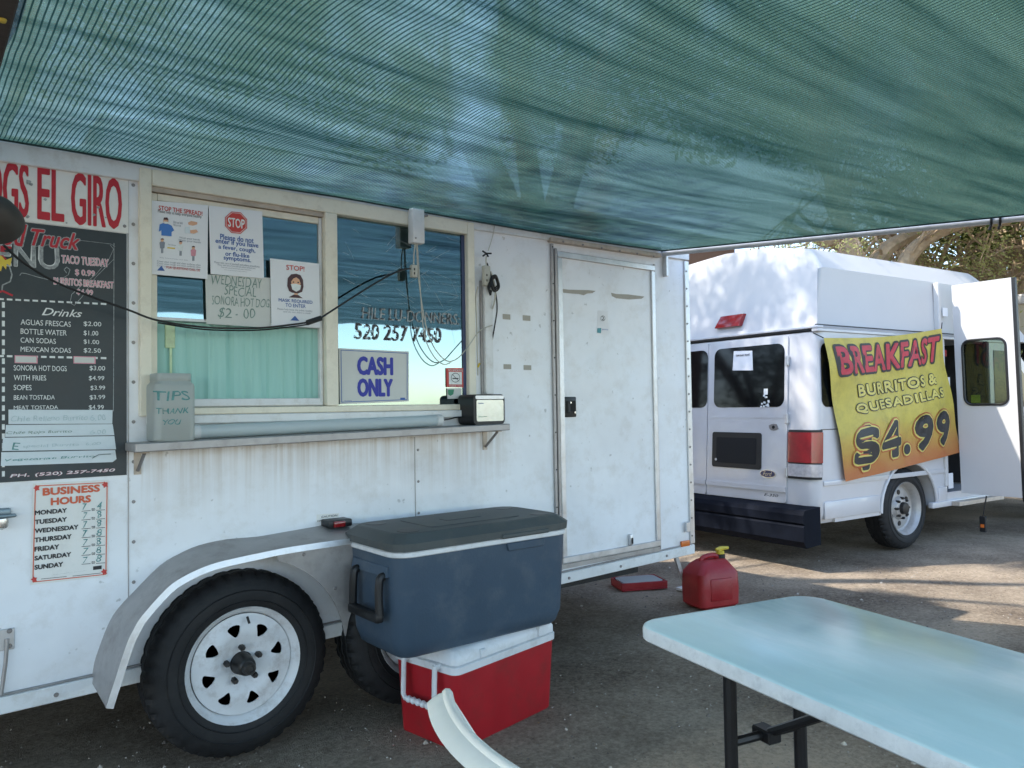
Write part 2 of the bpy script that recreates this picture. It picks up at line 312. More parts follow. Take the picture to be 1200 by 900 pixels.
def plastic_frost(name, col, fac=.75):
    M = bpy.data.materials.new(name); M.use_nodes = True; n = M.node_tree; n.nodes.clear(); L = n.links.new
    o = n.nodes.new('ShaderNodeOutputMaterial'); p = n.nodes.new('ShaderNodeBsdfPrincipled'); p.inputs['Base Color'].default_value = (*col, 1); p.inputs['Roughness'].default_value = .35
    t = n.nodes.new('ShaderNodeBsdfTransparent'); t.inputs[0].default_value = (.8, .85, .85, 1)
    tl = n.nodes.new('ShaderNodeBsdfTranslucent'); tl.inputs[0].default_value = (*col, 1)
    a = n.nodes.new('ShaderNodeMixShader'); a.inputs[0].default_value = .3; L(p.outputs[0], a.inputs[1]); L(tl.outputs[0], a.inputs[2])
    s = n.nodes.new('ShaderNodeMixShader'); s.inputs[0].default_value = fac; L(t.outputs[0], s.inputs[1]); L(a.outputs[0], s.inputs[2]); L(s.outputs[0], o.inputs[0])
    return M
jar_m = plastic_frost('frosted_plastic', (.58, .60, .57), .80)
tube_m = plastic_frost('tube_plastic', (.70, .76, .76), .9)

# ------------------------------------------------------------------ mesh builder
def V3(p): return Vector(p)
_tcache = {}
def text_geo(s, bold=0.0, shear=0.0, spacing=1.0):
    k = (s, bold, shear, spacing)
    if k in _tcache: return _tcache[k]
    c = bpy.data.curves.new('t', 'FONT'); c.body = s; c.offset = bold; c.shear = shear; c.space_character = spacing
    c.resolution_u = 3; c.fill_mode = 'FRONT'
    o = bpy.data.objects.new('t', c)
    me = o.to_mesh()
    vs = [Vector((v.co.x, v.co.y)) for v in me.vertices]; fs = [tuple(p.vertices) for p in me.polygons]
    o.to_mesh_clear(); bpy.data.objects.remove(o); bpy.data.curves.remove(c)
    x0 = min(v.x for v in vs); x1 = max(v.x for v in vs); y0 = min(v.y for v in vs); y1 = max(v.y for v in vs)
    vs = [((v.x-x0)/max(1e-6, x1-x0), (v.y-y0)/max(1e-6, y1-y0)) for v in vs]
    _tcache[k] = (vs, fs); return _tcache[k]

class MB:
    def __init__(s): s.bm = bmesh.new(); s.mats = []; s.i = 0; s.uv = None
    def m(s, mt):
        if mt not in s.mats: s.mats.append(mt)
        s.i = s.mats.index(mt); return s
    def face(s, pts):
        vs = [s.bm.verts.new(p) for p in pts]
        f = s.bm.faces.new(vs); f.material_index = s.i; return f
    def _tag(s, geom):
        for g in geom:
            if isinstance(g, bmesh.types.BMFace): g.material_index = s.i
    def box(s, x0, x1, y0, y1, z0, z1, bev=0, seg=2, M=None, taper=None):
        c = [Vector((x, y, z)) for z in (z0, z1) for y in (y0, y1) for x in (x0, x1)]
        if M is not None: c = [M @ p for p in c]
        return s.hexa(c, bev, seg)
    def hexa(s, c, bev=0, seg=2):
        """8 corners ordered x fastest, then y, then z"""
        v = [s.bm.verts.new(p) for p in c]
        fs = []
        for q in ((0, 2, 3, 1), (4, 5, 7, 6), (0, 1, 5, 4), (2, 6, 7, 3), (0, 4, 6, 2), (1, 3, 7, 5)):
            f = s.bm.faces.new([v[k] for k in q]); f.material_index = s.i; fs.append(f)
        if bev:
            es = list({e for f in fs for e in f.edges})
            r = bmesh.ops.bevel(s.bm, geom=es, offset=bev, segments=seg, affect='EDGES', profile=.5, clamp_overlap=True)
            for f in r['faces']: f.material_index = s.i
        return fs
    def tube(s, pts, r, n=8, cap=True, closed=False):
        pts = [Vector(p) for p in pts]; rs = r if isinstance(r, (list, tuple)) else [r]*len(pts)
        rings = []; nrm = None
        for k, p in enumerate(pts):
            if closed: t = pts[(k+1) % len(pts)] - pts[k-1]
            else: t = (pts[min(k+1, len(pts)-1)] - pts[max(k-1, 0)])
            t.normalize()
            if nrm is None:
                nrm = t.cross(Vector((0, 0, 1)))
                if nrm.length < .1: nrm = t.cross(Vector((1, 0, 0)))
            nrm = (nrm - t*nrm.dot(t)); nrm.normalize(); b = t.cross(nrm)
            rings.append([s.bm.verts.new(p + (nrm*math.cos(2*PI*j/n) + b*math.sin(2*PI*j/n))*rs[k]) for j in range(n)])
        K = len(rings)
        for k in range(K if closed else K-1):
            A, B = rings[k], rings[(k+1) % K]
            for j in range(n):
                f = s.bm.faces.new((A[j], A[(j+1) % n], B[(j+1) % n], B[j])); f.material_index = s.i
        if cap and not closed:
            for rg, rev in ((rings[0], True), (rings[-1], False)):
                f = s.bm.faces.new(rg[::-1] if rev else rg); f.material_index = s.i
    def lathe(s, prof, c, axis='Z', n=32, fn=None, M=None, cap=True):
        """prof [(r,h)], axis direction unit vector 'X','Y','Z' """
        c = Vector(c); rings = []
        for (r, h) in prof:
            rg = []
            for j in range(n):
                a = 2*PI*j/n; rr = r if fn is None else fn(r, h, j)
                if axis == 'Z': p = Vector((rr*math.cos(a), rr*math.sin(a), h))
                elif axis == 'Y': p = Vector((rr*math.cos(a), h, rr*math.sin(a)))
                else: p = Vector((h, rr*math.cos(a), rr*math.sin(a)))
                if M is not None: p = M @ p
                rg.append(s.bm.verts.new(c + p))
            rings.append(rg)
        for A, B in zip(rings, rings[1:]):
            for j in range(n):
                try:
                    f = s.bm.faces.new((A[j], A[(j+1) % n], B[(j+1) % n], B[j])); f.material_index = s.i
                except ValueError: pass
        for rg in ((rings[0], rings[-1]) if cap else ()):
            f = s.bm.faces.new(rg); f.material_index = s.i
    def fill(s, loops, fn, d0=0.0, d1=None):
        """2d loops (first outer, rest holes) -> fn(a,b,d); sheet at d0 or solid d0..d1"""
        t_ = bmesh.new(); es = []; flat = []
        for L in loops:
            vs = [t_.verts.new((a, b, 0)) for a, b in L]; flat += L
            es += [t_.edges.new((vs[k], vs[(k+1) % len(vs)])) for k in range(len(vs))]
        bmesh.ops.triangle_fill(t_, use_beauty=True, use_dissolve=False, edges=es, normal=(0, 0, 1))
        t_.verts.index_update(); tri = [[v.index for v in f.verts] for f in t_.faces]; t_.free()
        for d in ([d0] if d1 is None else [d0, d1]):
            v = [s.bm.verts.new(fn(a, b, d)) for a, b in flat]
            for t in tri:
                try:
                    f = s.bm.faces.new([v[k] for k in t]); f.material_index = s.i
                except ValueError: pass
        if d1 is not None:
            for L in loops:
                k = len(L)
                for j in range(k):
                    a, b = L[j], L[(j+1) % k]
                    f = s.bm.faces.new([s.bm.verts.new(q) for q in (fn(*a, d0), fn(*b, d0), fn(*b, d1), fn(*a, d1))]); f.material_index = s.i
    def text(s, st, fn, bold=0, shear=0, spacing=1.0):
        """fn(u,v) u,v in 0..1 over the glyph box"""
        vs, fs = text_geo(st, min(bold, 0), shear, spacing)
        o = fn(0, 0); eu = fn(1, 0)-o; ev = fn(0, 1)-o; nn = eu.cross(ev).normalized()
        offs = [(0, 0)]
        if bold > 0:      # heavier strokes: the glyph repeated round a small circle, each copy a hair in front of the last
            r = bold*1.25*ev.length; K = 8 if bold < .03 else 14
            offs += [(r*math.cos(2*PI*k/K)/eu.length, r*math.sin(2*PI*k/K)/ev.length) for k in range(K)]
        for i_, (du, dv_) in enumerate(offs):
            v = [s.bm.verts.new(fn(a+du, b+dv_)+nn*(.00003*i_)) for a, b in vs]
            for f in fs:
                try:
                    q = s.bm.faces.new([v[k] for k in f]); q.material_index = s.i
                except ValueError: pass
    def grid(s, nu, nv, fn, uvfn=None):
        v = [[s.bm.verts.new(fn(i/nu, j/nv)) for i in range(nu+1)] for j in range(nv+1)]
        lay = s.bm.loops.layers.uv.verify() if uvfn else None
        for j in range(nv):
            for i in range(nu):
                f = s.bm.faces.new((v[j][i], v[j][i+1], v[j+1][i+1], v[j+1][i])); f.material_index = s.i
                if lay:
                    for lp, (a, b) in zip(f.loops, ((i, j), (i+1, j), (i+1, j+1), (i, j+1))): lp[lay].uv = uvfn(a/nu, b/nv)
    def build(s, name, mt=None, parent=None, base=None, M=None, smooth=True, angle=35, norm=True):
        """verts are in frame coords; origin is parent's base or the given base"""
        if mt is not None and not s.mats: s.mats = [mt]
        if norm: bmesh.ops.recalc_face_normals(s.bm, faces=s.bm.faces)
        b = Vector(base) if base is not None else (Vector(BASE[parent.name]) if parent else Vector((0, 0, 0)))
        bmesh.ops.translate(s.bm, vec=-b, verts=s.bm.verts)
        me = bpy.data.meshes.new(name); s.bm.to_mesh(me); s.bm.free()
        for q in s.mats: me.materials.append(q)
        if smooth:
            me.shade_smooth(); me.set_sharp_from_angle(angle=R(angle))
        o = bpy.data.objects.new(name, me); COL.objects.link(o)
        if parent: o.parent = parent; BASE[o.name] = b
        else:
            o.matrix_world = (M if M is not None else Matrix.Identity(4)) @ Matrix.Translation(b); BASE[o.name] = b
        return o
BASE = {}
def tag(o, label, cat, group=None, kind=None):
    if label: o['label'] = label
    if cat: o['category'] = cat
    if group: o['group'] = group
    if kind: o['kind'] = kind
    return o
def thing(name, label, cat, base, M=None, group=None):
    o = bpy.data.objects.new(name, None); COL.objects.link(o); o.empty_display_size = .1
    o.matrix_world = (M if M is not None else Matrix.Identity(4)) @ Matrix.Translation(Vector(base)); BASE[o.name] = Vector(base)
    return tag(o, label, cat, group)
def sub(name, parent):
    """an empty part that carries sub-parts"""
    o = bpy.data.objects.new(name, None); COL.objects.link(o); o.parent = parent; o.empty_display_size = .05
    BASE[o.name] = BASE[parent.name]; return o

def rrect(x0, x1, z0, z1, r, n=5):
    out = []
    for cx, cz, a0 in ((x1-r, z1-r, 0), (x0+r, z1-r, 90), (x0+r, z0+r, 180), (x1-r, z0+r, 270)):
        for k in range(n+1):
            a = R(a0+90*k/n); out.append((cx+r*math.cos(a), cz+r*math.sin(a)))
    return out
def disc(cx, cz, r, n=20, a0=0): return [(cx+r*math.cos(2*PI*k/n+a0), cz+r*math.sin(2*PI*k/n+a0)) for k in range(n)]
def spline(pts, n=6):
    P = [Vector(p) for p in pts]; out = []
    for i in range(len(P)-1):
        p0, p1, p2, p3 = P[max(i-1, 0)], P[i], P[i+1], P[min(i+2, len(P)-1)]
        for k in range(n):
            t = k/n
            out.append(.5*((2*p1)+(p2-p0)*t+(2*p0-5*p1+4*p2-p3)*t*t+(3*p1-p0-3*p2+p3)*t**3))
    out.append(P[-1]); return out

# text on the trailer side: pixel boxes give level rectangles on the plane y = Y
def wt(mb, mt, s, xl, yb, xr, yt, Y, bold=0, shear=0, off=.0012, spacing=1.0):
    a = W(xl, yb, Y); b = W(xr, yt, Y); mb.m(mt)
    wob = 1.0 if mt.name.startswith('marker') else .35 if mt.name.startswith(('chalk_white', 'pink')) else 0
    ph = (xl*7.3+yb*3.1) % 50; n_ = len(s)
    def fn(u, v):
        if wob:
            v2 = v+wob*(.16*noise.noise(Vector((u*n_*.45+ph, 0, 0)))+.05*noise.noise(Vector((u*n_*1.6, v*2+ph, 4)))); u2 = u+wob*.35/n_*noise.noise(Vector((u*n_*.9, v*1.5, ph)))
        else: u2, v2 = u, v
        return Vector((a.x+(b.x-a.x)*u2, Y-off, a.z+(b.z-a.z)*v2))
    mb.text(s, fn, bold, shear, spacing)
def wrect(mb, mt, xl, yb, xr, yt, Y, off=.0012):
    a = W(xl, yb, Y); b = W(xr, yt, Y); mb.m(mt)
    y = Y-off; mb.face([(a.x, y, a.z), (b.x, y, a.z), (b.x, y, b.z), (a.x, y, b.z)])
def wshape(mb, mt, px, Y, off=.0014):
    mb.m(mt); pts = [W(x, y, Y) for x, y in px]
    mb.fill([[(p.x, p.z) for p in pts]], lambda a, b, d: Vector((a, Y-off, b)))
def wline(mb, mt, px, Y, wd=.0015, off=.0013):
    mb.m(mt); P = [W(x, y, Y) for x, y in px]
    for a, b in zip(P, P[1:]):
        t = Vector((b.x-a.x, 0, b.z-a.z)); t.normalize(); nn = Vector((-t.z, 0, t.x))*wd/2
        y = Y-off; mb.face([(a.x-nn.x, y, a.z-nn.z), (b.x-nn.x, y, b.z-nn.z), (b.x+nn.x, y, b.z+nn.z), (a.x+nn.x, y, a.z+nn.z)])
def wpaper(mb, mt, corners, Y, th=.0012, curl=0.0):
    """paper sheet through four photo corners TL TR BR BL on plane Y, slightly bowed"""
    mb.m(mt); TL, TR, BR, BL = [W(x, y, Y) for x, y in corners]
    def f(u, v): return (BL*(1-u)+BR*u)*(1-v)+(TL*(1-u)+TR*u)*v
    mb.grid(10, 10, f)
    for (a, b) in ((TL, TR), (TR, BR), (BR, BL), (BL, TL)):
        mb.face([a, b, b+Vector((0, th, 0)), a+Vector((0, th, 0))])
    c = (TL+TR+BR+BL)/4
    return (c.x, c.y, c.z)
exec_parts = True

# ================================================================== GROUND
g = MB()
def gz(x, y): return .022*math.exp(-((x-1.3)/1.6)**2-((y-3.1)/.8)**2)+.018*noise.noise(Vector((x*.5, y*.5, 0)))+.008*noise.noise(Vector((x*2.1, y*2.1, 3)))
NN = 150
def gmap(t):   # finer near the scene
    q = (t-.5)*2; return math.copysign(abs(q)**2.6, q)*400
def gfn(u, v):
    x = 3+gmap(u); y = 2+gmap(v); k = max(0, 1-math.hypot(x-3, y-2)/30); return Vector((x, y, gz(x, y)*k-.012))
g.grid(NN, NN, gfn)
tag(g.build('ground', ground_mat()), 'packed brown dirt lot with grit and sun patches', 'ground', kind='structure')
# loose grit
g = MB(); rnd = random.Random(3)
stone_a = mat('pebble_pale', (.46, .40, .33), .9, var=.3, vscale=30); stone_b = mat('pebble_dark', (.15, .125, .105), .9, var=.3, vscale=30)
for k in range(6500):
    if k < 4600: x = rnd.uniform(.2, 6); y = rnd.uniform(.6, 4.6)
    else: x = rnd.uniform(3, 11); y = rnd.uniform(-1, 4)
    r = rnd.uniform(.0016, .0052)*(2.4 if rnd.random() < .05 else 1); z = gz(x, y)*.95-.012+r*.2
    g.m(stone_a if rnd.random() < .55 else stone_b)
    a0 = rnd.uniform(0, 6); n = 5
    ring = [Vector((x+r*math.cos(a0+2*PI*j/n)*rnd.uniform(.7, 1.3), y+r*math.sin(a0+2*PI*j/n)*rnd.uniform(.7, 1.3), z-.3*r)) for j in range(n)]
    top = Vector((x+rnd.uniform(-.3, .3)*r, y, z+r*rnd.uniform(.5, .9)))
    vt = g.bm.verts.new(top); vr = [g.bm.verts.new(q) for q in ring]
    for j in range(n):
        f = g.bm.faces.new((vr[j], vr[(j+1) % n], vt)); f.material_index = g.i
g.m(mat('dry_leaf', (.30, .21, .10), .8, var=.4, vscale=30))
for k in range(420):
    x = rnd.uniform(.6, 9); y = rnd.uniform(-.5, 4.6); z = gz(x, y)-.009; a0 = rnd.uniform(0, 6); L_ = rnd.uniform(.008, .022); w_ = L_*.3
    c0, s0 = math.cos(a0), math.sin(a0)
    g.face([(x, y, z), (x+c0*L_*.5-s0*w_, y+s0*L_*.5+c0*w_, z+.003), (x+c0*L_, y+s0*L_, z+.001), (x+c0*L_*.5+s0*w_, y+s0*L_*.5-c0*w_, z+.002)])
tag(g.build('gravel', None, smooth=False), 'scattered small pebbles and dry leaves on the dirt', 'gravel', kind='stuff')

# ================================================================== TRAILER
XL, XR = -1.7, 3.695
YB = D+2.15
TR_ = thing('food_trailer', 'long white food trailer with serving windows, shelf and tandem wheels', 'trailer', (1.2, D+1.0, 0))
ztop = lambda x: 2.150+.0139*(x-.24)
zbot = lambda x: .337+.0172*(x-.247)
# window opening
wl = W(172, 300, D).x; wr = W(549, 350, D).x; wz1 = W(300, 237, D).z; wz0 = W(300, 481, D).z
b = MB(); b.m(white_panel)
fw = lambda a, c, d: Vector((a, d, c))
b.fill([[(XL, zbot(XL)), (XR, zbot(XR)), (XR, ztop(XR)), (XL, ztop(XL))], [(wl, wz0), (wr, wz0), (wr, wz1), (wl, wz1)]], fw, D, D+.045)
b.m(white_panel)
b.hexa([(XL, YB-.04, zbot(XL)), (XR, YB-.04, zbot(XR)), (XL, YB, zbot(XL)), (XR, YB, zbot(XR)), (XL, YB-.04, ztop(XL)), (XR, YB-.04, ztop(XR)), (XL, YB, ztop(XL)), (XR, YB, ztop(XR))])
for x0, x1 in ((XL, XL+.04), (XR-.04, XR)):
    b.hexa([(x0, D+.046, zbot(x0)), (x1, D+.046, zbot(x1)), (x0, YB-.041, zbot(x0)), (x1, YB-.041, zbot(x1)), (x0, D+.046, ztop(x0)), (x1, D+.046, ztop(x1)), (x0, YB-.041, ztop(x0)), (x1, YB-.041, ztop(x1))])
b.build('body', None, TR_)
b = MB(); b.m(white_panel)
b.hexa([(XL-.01, D-.006, ztop(XL)+.002), (XR+.01, D-.006, ztop(XR)+.002), (XL-.01, YB+.01, ztop(XL)+.002), (XR+.01, YB+.01, ztop(XR)+.002),
        (XL-.01, D-.006, ztop(XL)+.03), (XR+.01, D-.006, ztop(XR)+.03), (XL-.01, YB+.01, ztop(XL)+.03), (XR+.01, YB+.01, ztop(XR)+.03)])
b.build('roof', None, TR_)
b = MB(); b.m(under)
b.hexa([(XL+.02, D+.05, zbot(XL)+.005), (XR-.05, D+.05, zbot(XR)+.005), (XL+.02, YB-.05, zbot(XL)+.005), (XR-.05, YB-.05, zbot(XR)+.005),
        (XL+.02, D+.05, zbot(XL)+.04), (XR-.05, D+.05, zbot(XR)+.04), (XL+.02, YB-.05, zbot(XL)+.04), (XR-.05, YB-.05, zbot(XR)+.04)])
for y in (D+.35, YB-.4): b.box(XL+.1, XR-.1, y, y+.06, .24, .345)
b.box(.95, 1.01, D+.1, YB-.15, .30, .36); b.box(1.70, 1.76, D+.1, YB-.15, .30, .36)
b.build('chassis', None, TR_)
# top rail (slim light trim) and bottom rail
b = MB(); b.m(white_trim)
def strip(mb, x0, x1, zf0, zf1, y0, y1):
    mb.hexa([(x0, y0, zf0(x0)), (x1, y0, zf0(x1)), (x0, y1, zf0(x0)), (x1, y1, zf0(x1)), (x0, y0, zf1(x0)), (x1, y0, zf1(x1)), (x0, y1, zf1(x0)), (x1, y1, zf1(x1))], .003, 1)
strip(b, XL, XR+.004, lambda x: ztop(x)-.055, lambda x: ztop(x)+.012, D-.018, D-.001)
b.build('top_rail', None, TR_)
b = MB(); b.m(white_trim)
strip(b, XL, XR, lambda x: zbot(x)-.004, lambda x: zbot(x)+.050, D-.014, D-.001)
b.m(alu_dull); strip(b, XL, XR, lambda x: zbot(x)+.052, lambda x: zbot(x)+.060, D-.009, D-.001)
b.m(screw)
for k in range(14):
    x = XL+.2+k*.38; b.lathe([(.008, 0), (.007, -.004)], (x, D-.0142, zbot(x)+.02), 'Y', 8)
b.build('bottom_rail', None, TR_)
# rear corner post
b = MB(); b.m(alu)
b.hexa([(XR-.035, D-.012, zbot(XR)+.055), (XR+.006, D-.012, zbot(XR)+.055), (XR-.035, D-.001, zbot(XR)+.055), (XR+.006, D+.05, zbot(XR)+.055),
        (XR-.035, D-.012, ztop(XR)-.06), (XR+.006, D-.012, ztop(XR)-.06), (XR-.035, D-.001, ztop(XR)-.06), (XR+.006, D+.05, ztop(XR)-.06)], .003, 1)
b.m(screw)
for k in range(16):
    b.lathe([(.006, 0), (.005, -.004)], (XR-.022, D-.0122, .5+k*.105), 'Y', 8)
b.build('corner_post', None, TR_)
# panel seams with rivets
def seam(px, y0, y1):
    b = MB(); b.m(alu_dull); p0 = W(px, y0); p1 = W(px, y1)
    b.box(p0.x-.0018, p0.x+.0018, D-.0022, D-.0002, min(p0.z, p1.z), max(p0.z, p1.z)); b.m(screw)
    z = min(p0.z, p1.z)+.05
    while z < max(p0.z, p1.z)-.02:
        b.lathe([(.0065, 0), (.005, -.003)], (p0.x+.017, D-.0003, z), 'Y', 8); z += .14
    return b.build('panel_seam', None, TR_)
seam(150.5, 700, 205); seam(487, 615, 512)

# windows -----------------------------------------------------------
win = sub('window_frame', TR_)
b = MB(); b.m(cream)
def bar(mb, xl, yb, xr, yt, y0, y1, bev=.003):
    a = W(xl, yb); c = W(xr, yt); mb.box(a.x, c.x, y0, y1, a.z, c.z, bev, 1)
zT = wz1; zB = wz0
xs = lambda px, py=350: W(px, py).x
YF = D-.028
b.box(xs(162), xs(176), YF, D+.05, zB-.015, zT+.055, .003, 1)                       # left stile
b.box(xs(545), xs(553), YF, D+.05, zB-.012, zT+.055, .003, 1)                       # right stile
b.box(xs(176)+.001, xs(545)-.001, YF, D+.05, zT-.004, zT+.055, .003, 1)             # head
b.box(xs(378), xs(392), YF-.006, D+.05, zB+.015, zT-.005, .003, 1)                  # mullion
b.box(xs(176)+.001, xs(545)-.001, YF, D+.05, zB-.012, zB+.014, .003, 1)             # bottom rail
b.m(rust_trim); b.box(xs(176)+.001, xs(378)-.001, YF+.012, D+.05, zT-.022, zT-.0045)
b.m(white_trim); b.box(xs(168), xs(549), YF-.012, YF-.001, zB-.045, zB-.013, .003, 1)  # sill apron
b.build('outer_frame', None, win)
b = MB(); b.m(cream)
gl0, gl1 = xs(184), xs(374); zs0 = W(300, 467).z; zs1 = zT-.05; zmid = W(300, 381).z
b.box(xs(176)+.002, gl0, D-.004, D+.02, zB+.016, zT-.024, .002, 1); b.m(white_trim)
b.box(gl1, xs(378)-.002, D-.004, D+.02, zB+.016, zT-.024, .002, 1); b.m(cream)
b.box(gl0+.001, gl1-.001, D-.004, D+.02, zs1, zT-.024, .002, 1)
b.m(white_trim); b.box(gl0+.001, gl1-.001, D-.006, D+.02, zB+.016, zs0, .002, 1); b.box(gl0, gl1, D-.014, D-.007, zB+.02, zB+.03)
b.build('sash', None, win)
b = MB(); b.m(pane_glass); b.box(gl0+.001, gl1-.001, D+.008, D+.011, zmid+.012, zs1-.0005)
b.build('upper_pane', None, win)
b = MB(); b.m(white_trim); b.box(gl0+.001, gl1-.001, D+.002, D+.016, zmid+.001, zmid+.011); b.build('meeting_rail', cream, win)
b = MB(); b.m(pane_glass)
b.box(xs(392)+.001, xs(545)-.001, D+.004, D+.008, zB+.015, zT-.005); b.build('fixed_pane', None, win)
b = MB(); b.m(mat('seal_navy', (.05, .07, .15), .4)); b.box(xs(541.5), xs(545)-.0005, D-.002, D+.003, zB+.016, zT-.006); b.build('rubber_seal', None, win)
# curtain inside
b = MB(); b.m(curtain_m)
b.grid(80, 8, lambda u, v: Vector((gl0-.02+(gl1-gl0+.04)*u, D+.035+.003*math.sin(u*75)+.004*math.sin(u*29+v*2)+.003*math.sin(u*133), zB+.02+(zmid-zB-.018)*v)))
o = b.build('curtain', None, win, norm=False)
# inside fittings seen behind the glass
b = MB(); b.m(can_yellow); b.m(mat('pale_green_plastic', (.55, .68, .42), .5, var=.2, vscale=20))
p = W(200, 408, D+.026); b.box(p.x-.02, p.x+.015, D+.022, D+.028, p.z, p.z+.09, .003, 1); b.box(p.x-.004, p.x+.004, D+.023, D+.027, p.z-.12, p.z)
b.build('sash_cord', None, win)
# scratched film on the right pane: long pale scratches
b = MB(); b.m(mat('scratch_white', (.55, .62, .64), .5)); rnd = random.Random(12)
for k in range(46):
    x = rnd.uniform(398, 538); y = rnd.uniform(258, 380); ln = rnd.uniform(8, 34); a = rnd.choice([R(25), R(32), R(-40), R(10), R(70), R(-20)])+rnd.uniform(-.2, .2)
    wline(b, b.mats[0], [(x, y), (x+ln*.5*math.cos(a), y+ln*.5*math.sin(a)+rnd.uniform(-1, 1)), (x+ln*math.cos(a), y+ln*math.sin(a))], D+.004, rnd.uniform(.0004, .0011), .0006)
b.build('scratches', None, win)
worn = bpy.data.materials.new('worn_vinyl'); worn.use_nodes = True
_n = worn.node_tree; _b = _n.nodes['Principled BSDF']; _b.inputs['Base Color'].default_value = (.035, .035, .04, 1); _b.inputs['Roughness'].default_value = .6
_t = _n.nodes.new('ShaderNodeTexNoise'); _t.inputs['Scale'].default_value = 55; _t.inputs['Detail'].default_value = 3
_c = _n.nodes.new('ShaderNodeTexCoord'); _n.links.new(_c.outputs['Object'], _t.inputs[0])
_r = _n.nodes.new('ShaderNodeMapRange'); _r.inputs[1].default_value = .47; _r.inputs[2].default_value = .53; _n.links.new(_t.outputs[0], _r.inputs[0]); _n.links.new(_r.outputs[0], _b.inputs['Alpha'])
# peeling lettering on right pane
b = MB(); wt(b, worn, '520 257 7450', 415, 397, 516, 384.5, D+.004, .02, .08, .0012)
wt(b, chalk_grey, '520 257 7450', 416.4, 397.4, 517.4, 385, D+.004, .0, .08, .0006)
wt(b, worn, 'HILE LU-DONNERS:', 423, 373, 537, 367.5, D+.004, .0, .1, .0012)
wt(b, chalk_grey, 'HILE LU-DONNERS:', 424.4, 373.6, 538.4, 368.2, D+.004, .0, .1, .0006)
b.build('lettering', None, win)

# shelf --------------------------------------------------------------
YS = D-.16
a = W(176, 519, YS); c = W(598, 496.5, YS); SA, SC = a.copy(), c.copy()
b = MB(); b.m(alu_dull)
sl = lambda x: SA.z+(SC.z-SA.z)*(x-SA.x)/(SC.x-SA.x)
strip(b, SA.x-.045, SC.x, lambda x: sl(x)-.030, sl, YS, D-.002)
SH = b.build('serving_shelf', None, TR_)
for px, y0, y1 in ((161, 522, 556), (568, 506, 527)):
    b = MB(); b.m(rust_trim); p = W(px, y1); x = p.x
    zt = sl(x)-.032
    b.box(x-.012, x+.012, D-.005, D-.0005, p.z, zt); b.box(x-.012, x+.012, D-.12, D-.006, zt-.004, zt)
    b.m(screw); b.tube([(x, D-.008, p.z+.015), (x, D-.10, zt-.006)], .006, 8)
    b.build('shelf_bracket', None, TR_)

# door ----------------------------------------------------------------
dl, dr = xs(654, 450), xs(767, 450); dz0 = W(700, 655).z+.012; dz1 = W(700, 302).z
DO = sub('entry_door', TR_)
b = MB(); b.m(white_panel); b.box(dl, dr, D-.008, D-.0006, dz0, dz1, .003, 1); b.build('door_panel', None, DO)
b = MB(); b.m(alu)
for x0, x1 in ((dl-.004, dl+.028), (dr-.028, dr+.004)): b.box(x0, x1, D-.02, D-.0085, dz0+.033, dz1-.033, .003, 1)
for z0, z1 in ((dz1-.032, dz1), (dz0, dz0+.032)): b.box(dl-.004, dr+.004, D-.02, D-.0085, z0, z1, .003, 1)
b.m(alu_dull); b.box(dl-.043, dl-.026, D-.014, D-.0006, dz0-.03, dz1+.035, .002, 1); b.box(dl-.022, dl-.006, D-.02, D-.0006, dz0-.03, dz1+.012, .003, 1)
b.box(dr+.006, dr+.013, D-.012, D-.0006, dz0-.02, dz1+.01)
b.box(dl-.02, dr+.01, D-.012, D-.0006, dz0-.028, dz0-.006)
b.m(black_hole)
for k in range(9): b.lathe([(.004, 0), (.003, -.003)], (dl-.034, D-.0142, dz0+.1+k*.19), 'Y', 8)
b.build('door_frame', None, DO)
b = MB(); b.m(rust_trim)
x0, x1 = xs(641, 290), xs(770, 305)
strip(b, x0, x1, lambda x: dz1+.040+.012*(x-x0), lambda x: dz1+.062+.012*(x-x0), D-.035, D-.0005)
b.m(screw)
for k in range(6): b.lathe([(.006, 0), (.005, -.004)], (x0+.08+k*(x1-x0-.15)/5, D-.0353, dz1+.047), 'Y', 8)
b.build('drip_rail', None, DO)
b = MB(); b.m(black_pl); p = W(658.5, 489); q = W(672, 465)
zz0, zz1 = p.z, q.z; xx0, xx1 = p.x+.002, q.x
b.box(xx0, xx1, D-.022, D-.0085, zz0, zz1, .005, 2); b.m(black_hole); b.box(xx0+.038, xx1-.008, D-.024, D-.0225, zz0+.03, zz1-.02)
b.m(dark_steel); b.box(xx0+.012, xx0+.034, D-.032, D-.0225, zz0+.02, zz1-.02, .004, 1); b.m(chrome)
b.lathe([(.006, 0), (.005, -.004)], (xx0+.03, D-.0325, zz1-.03), 'Y', 10); b.lathe([(.007, 0), (.006, -.004)], (xx1-.014, D-.0245, zz0+.024), 'Y', 10)
b.build('door_latch', None, DO)
b = MB(); b.m(alu); p = W(736, 632); b.box(p.x-.012, p.x+.012, D-.03, D-.0085, p.z-.03, p.z+.03, .005, 2); b.m(dark_steel); b.box(p.x-.006, p.x+.006, D-.036, D-.0305, p.z-.02, p.z+.012, .002, 1)
b.build('door_catch', None, DO)
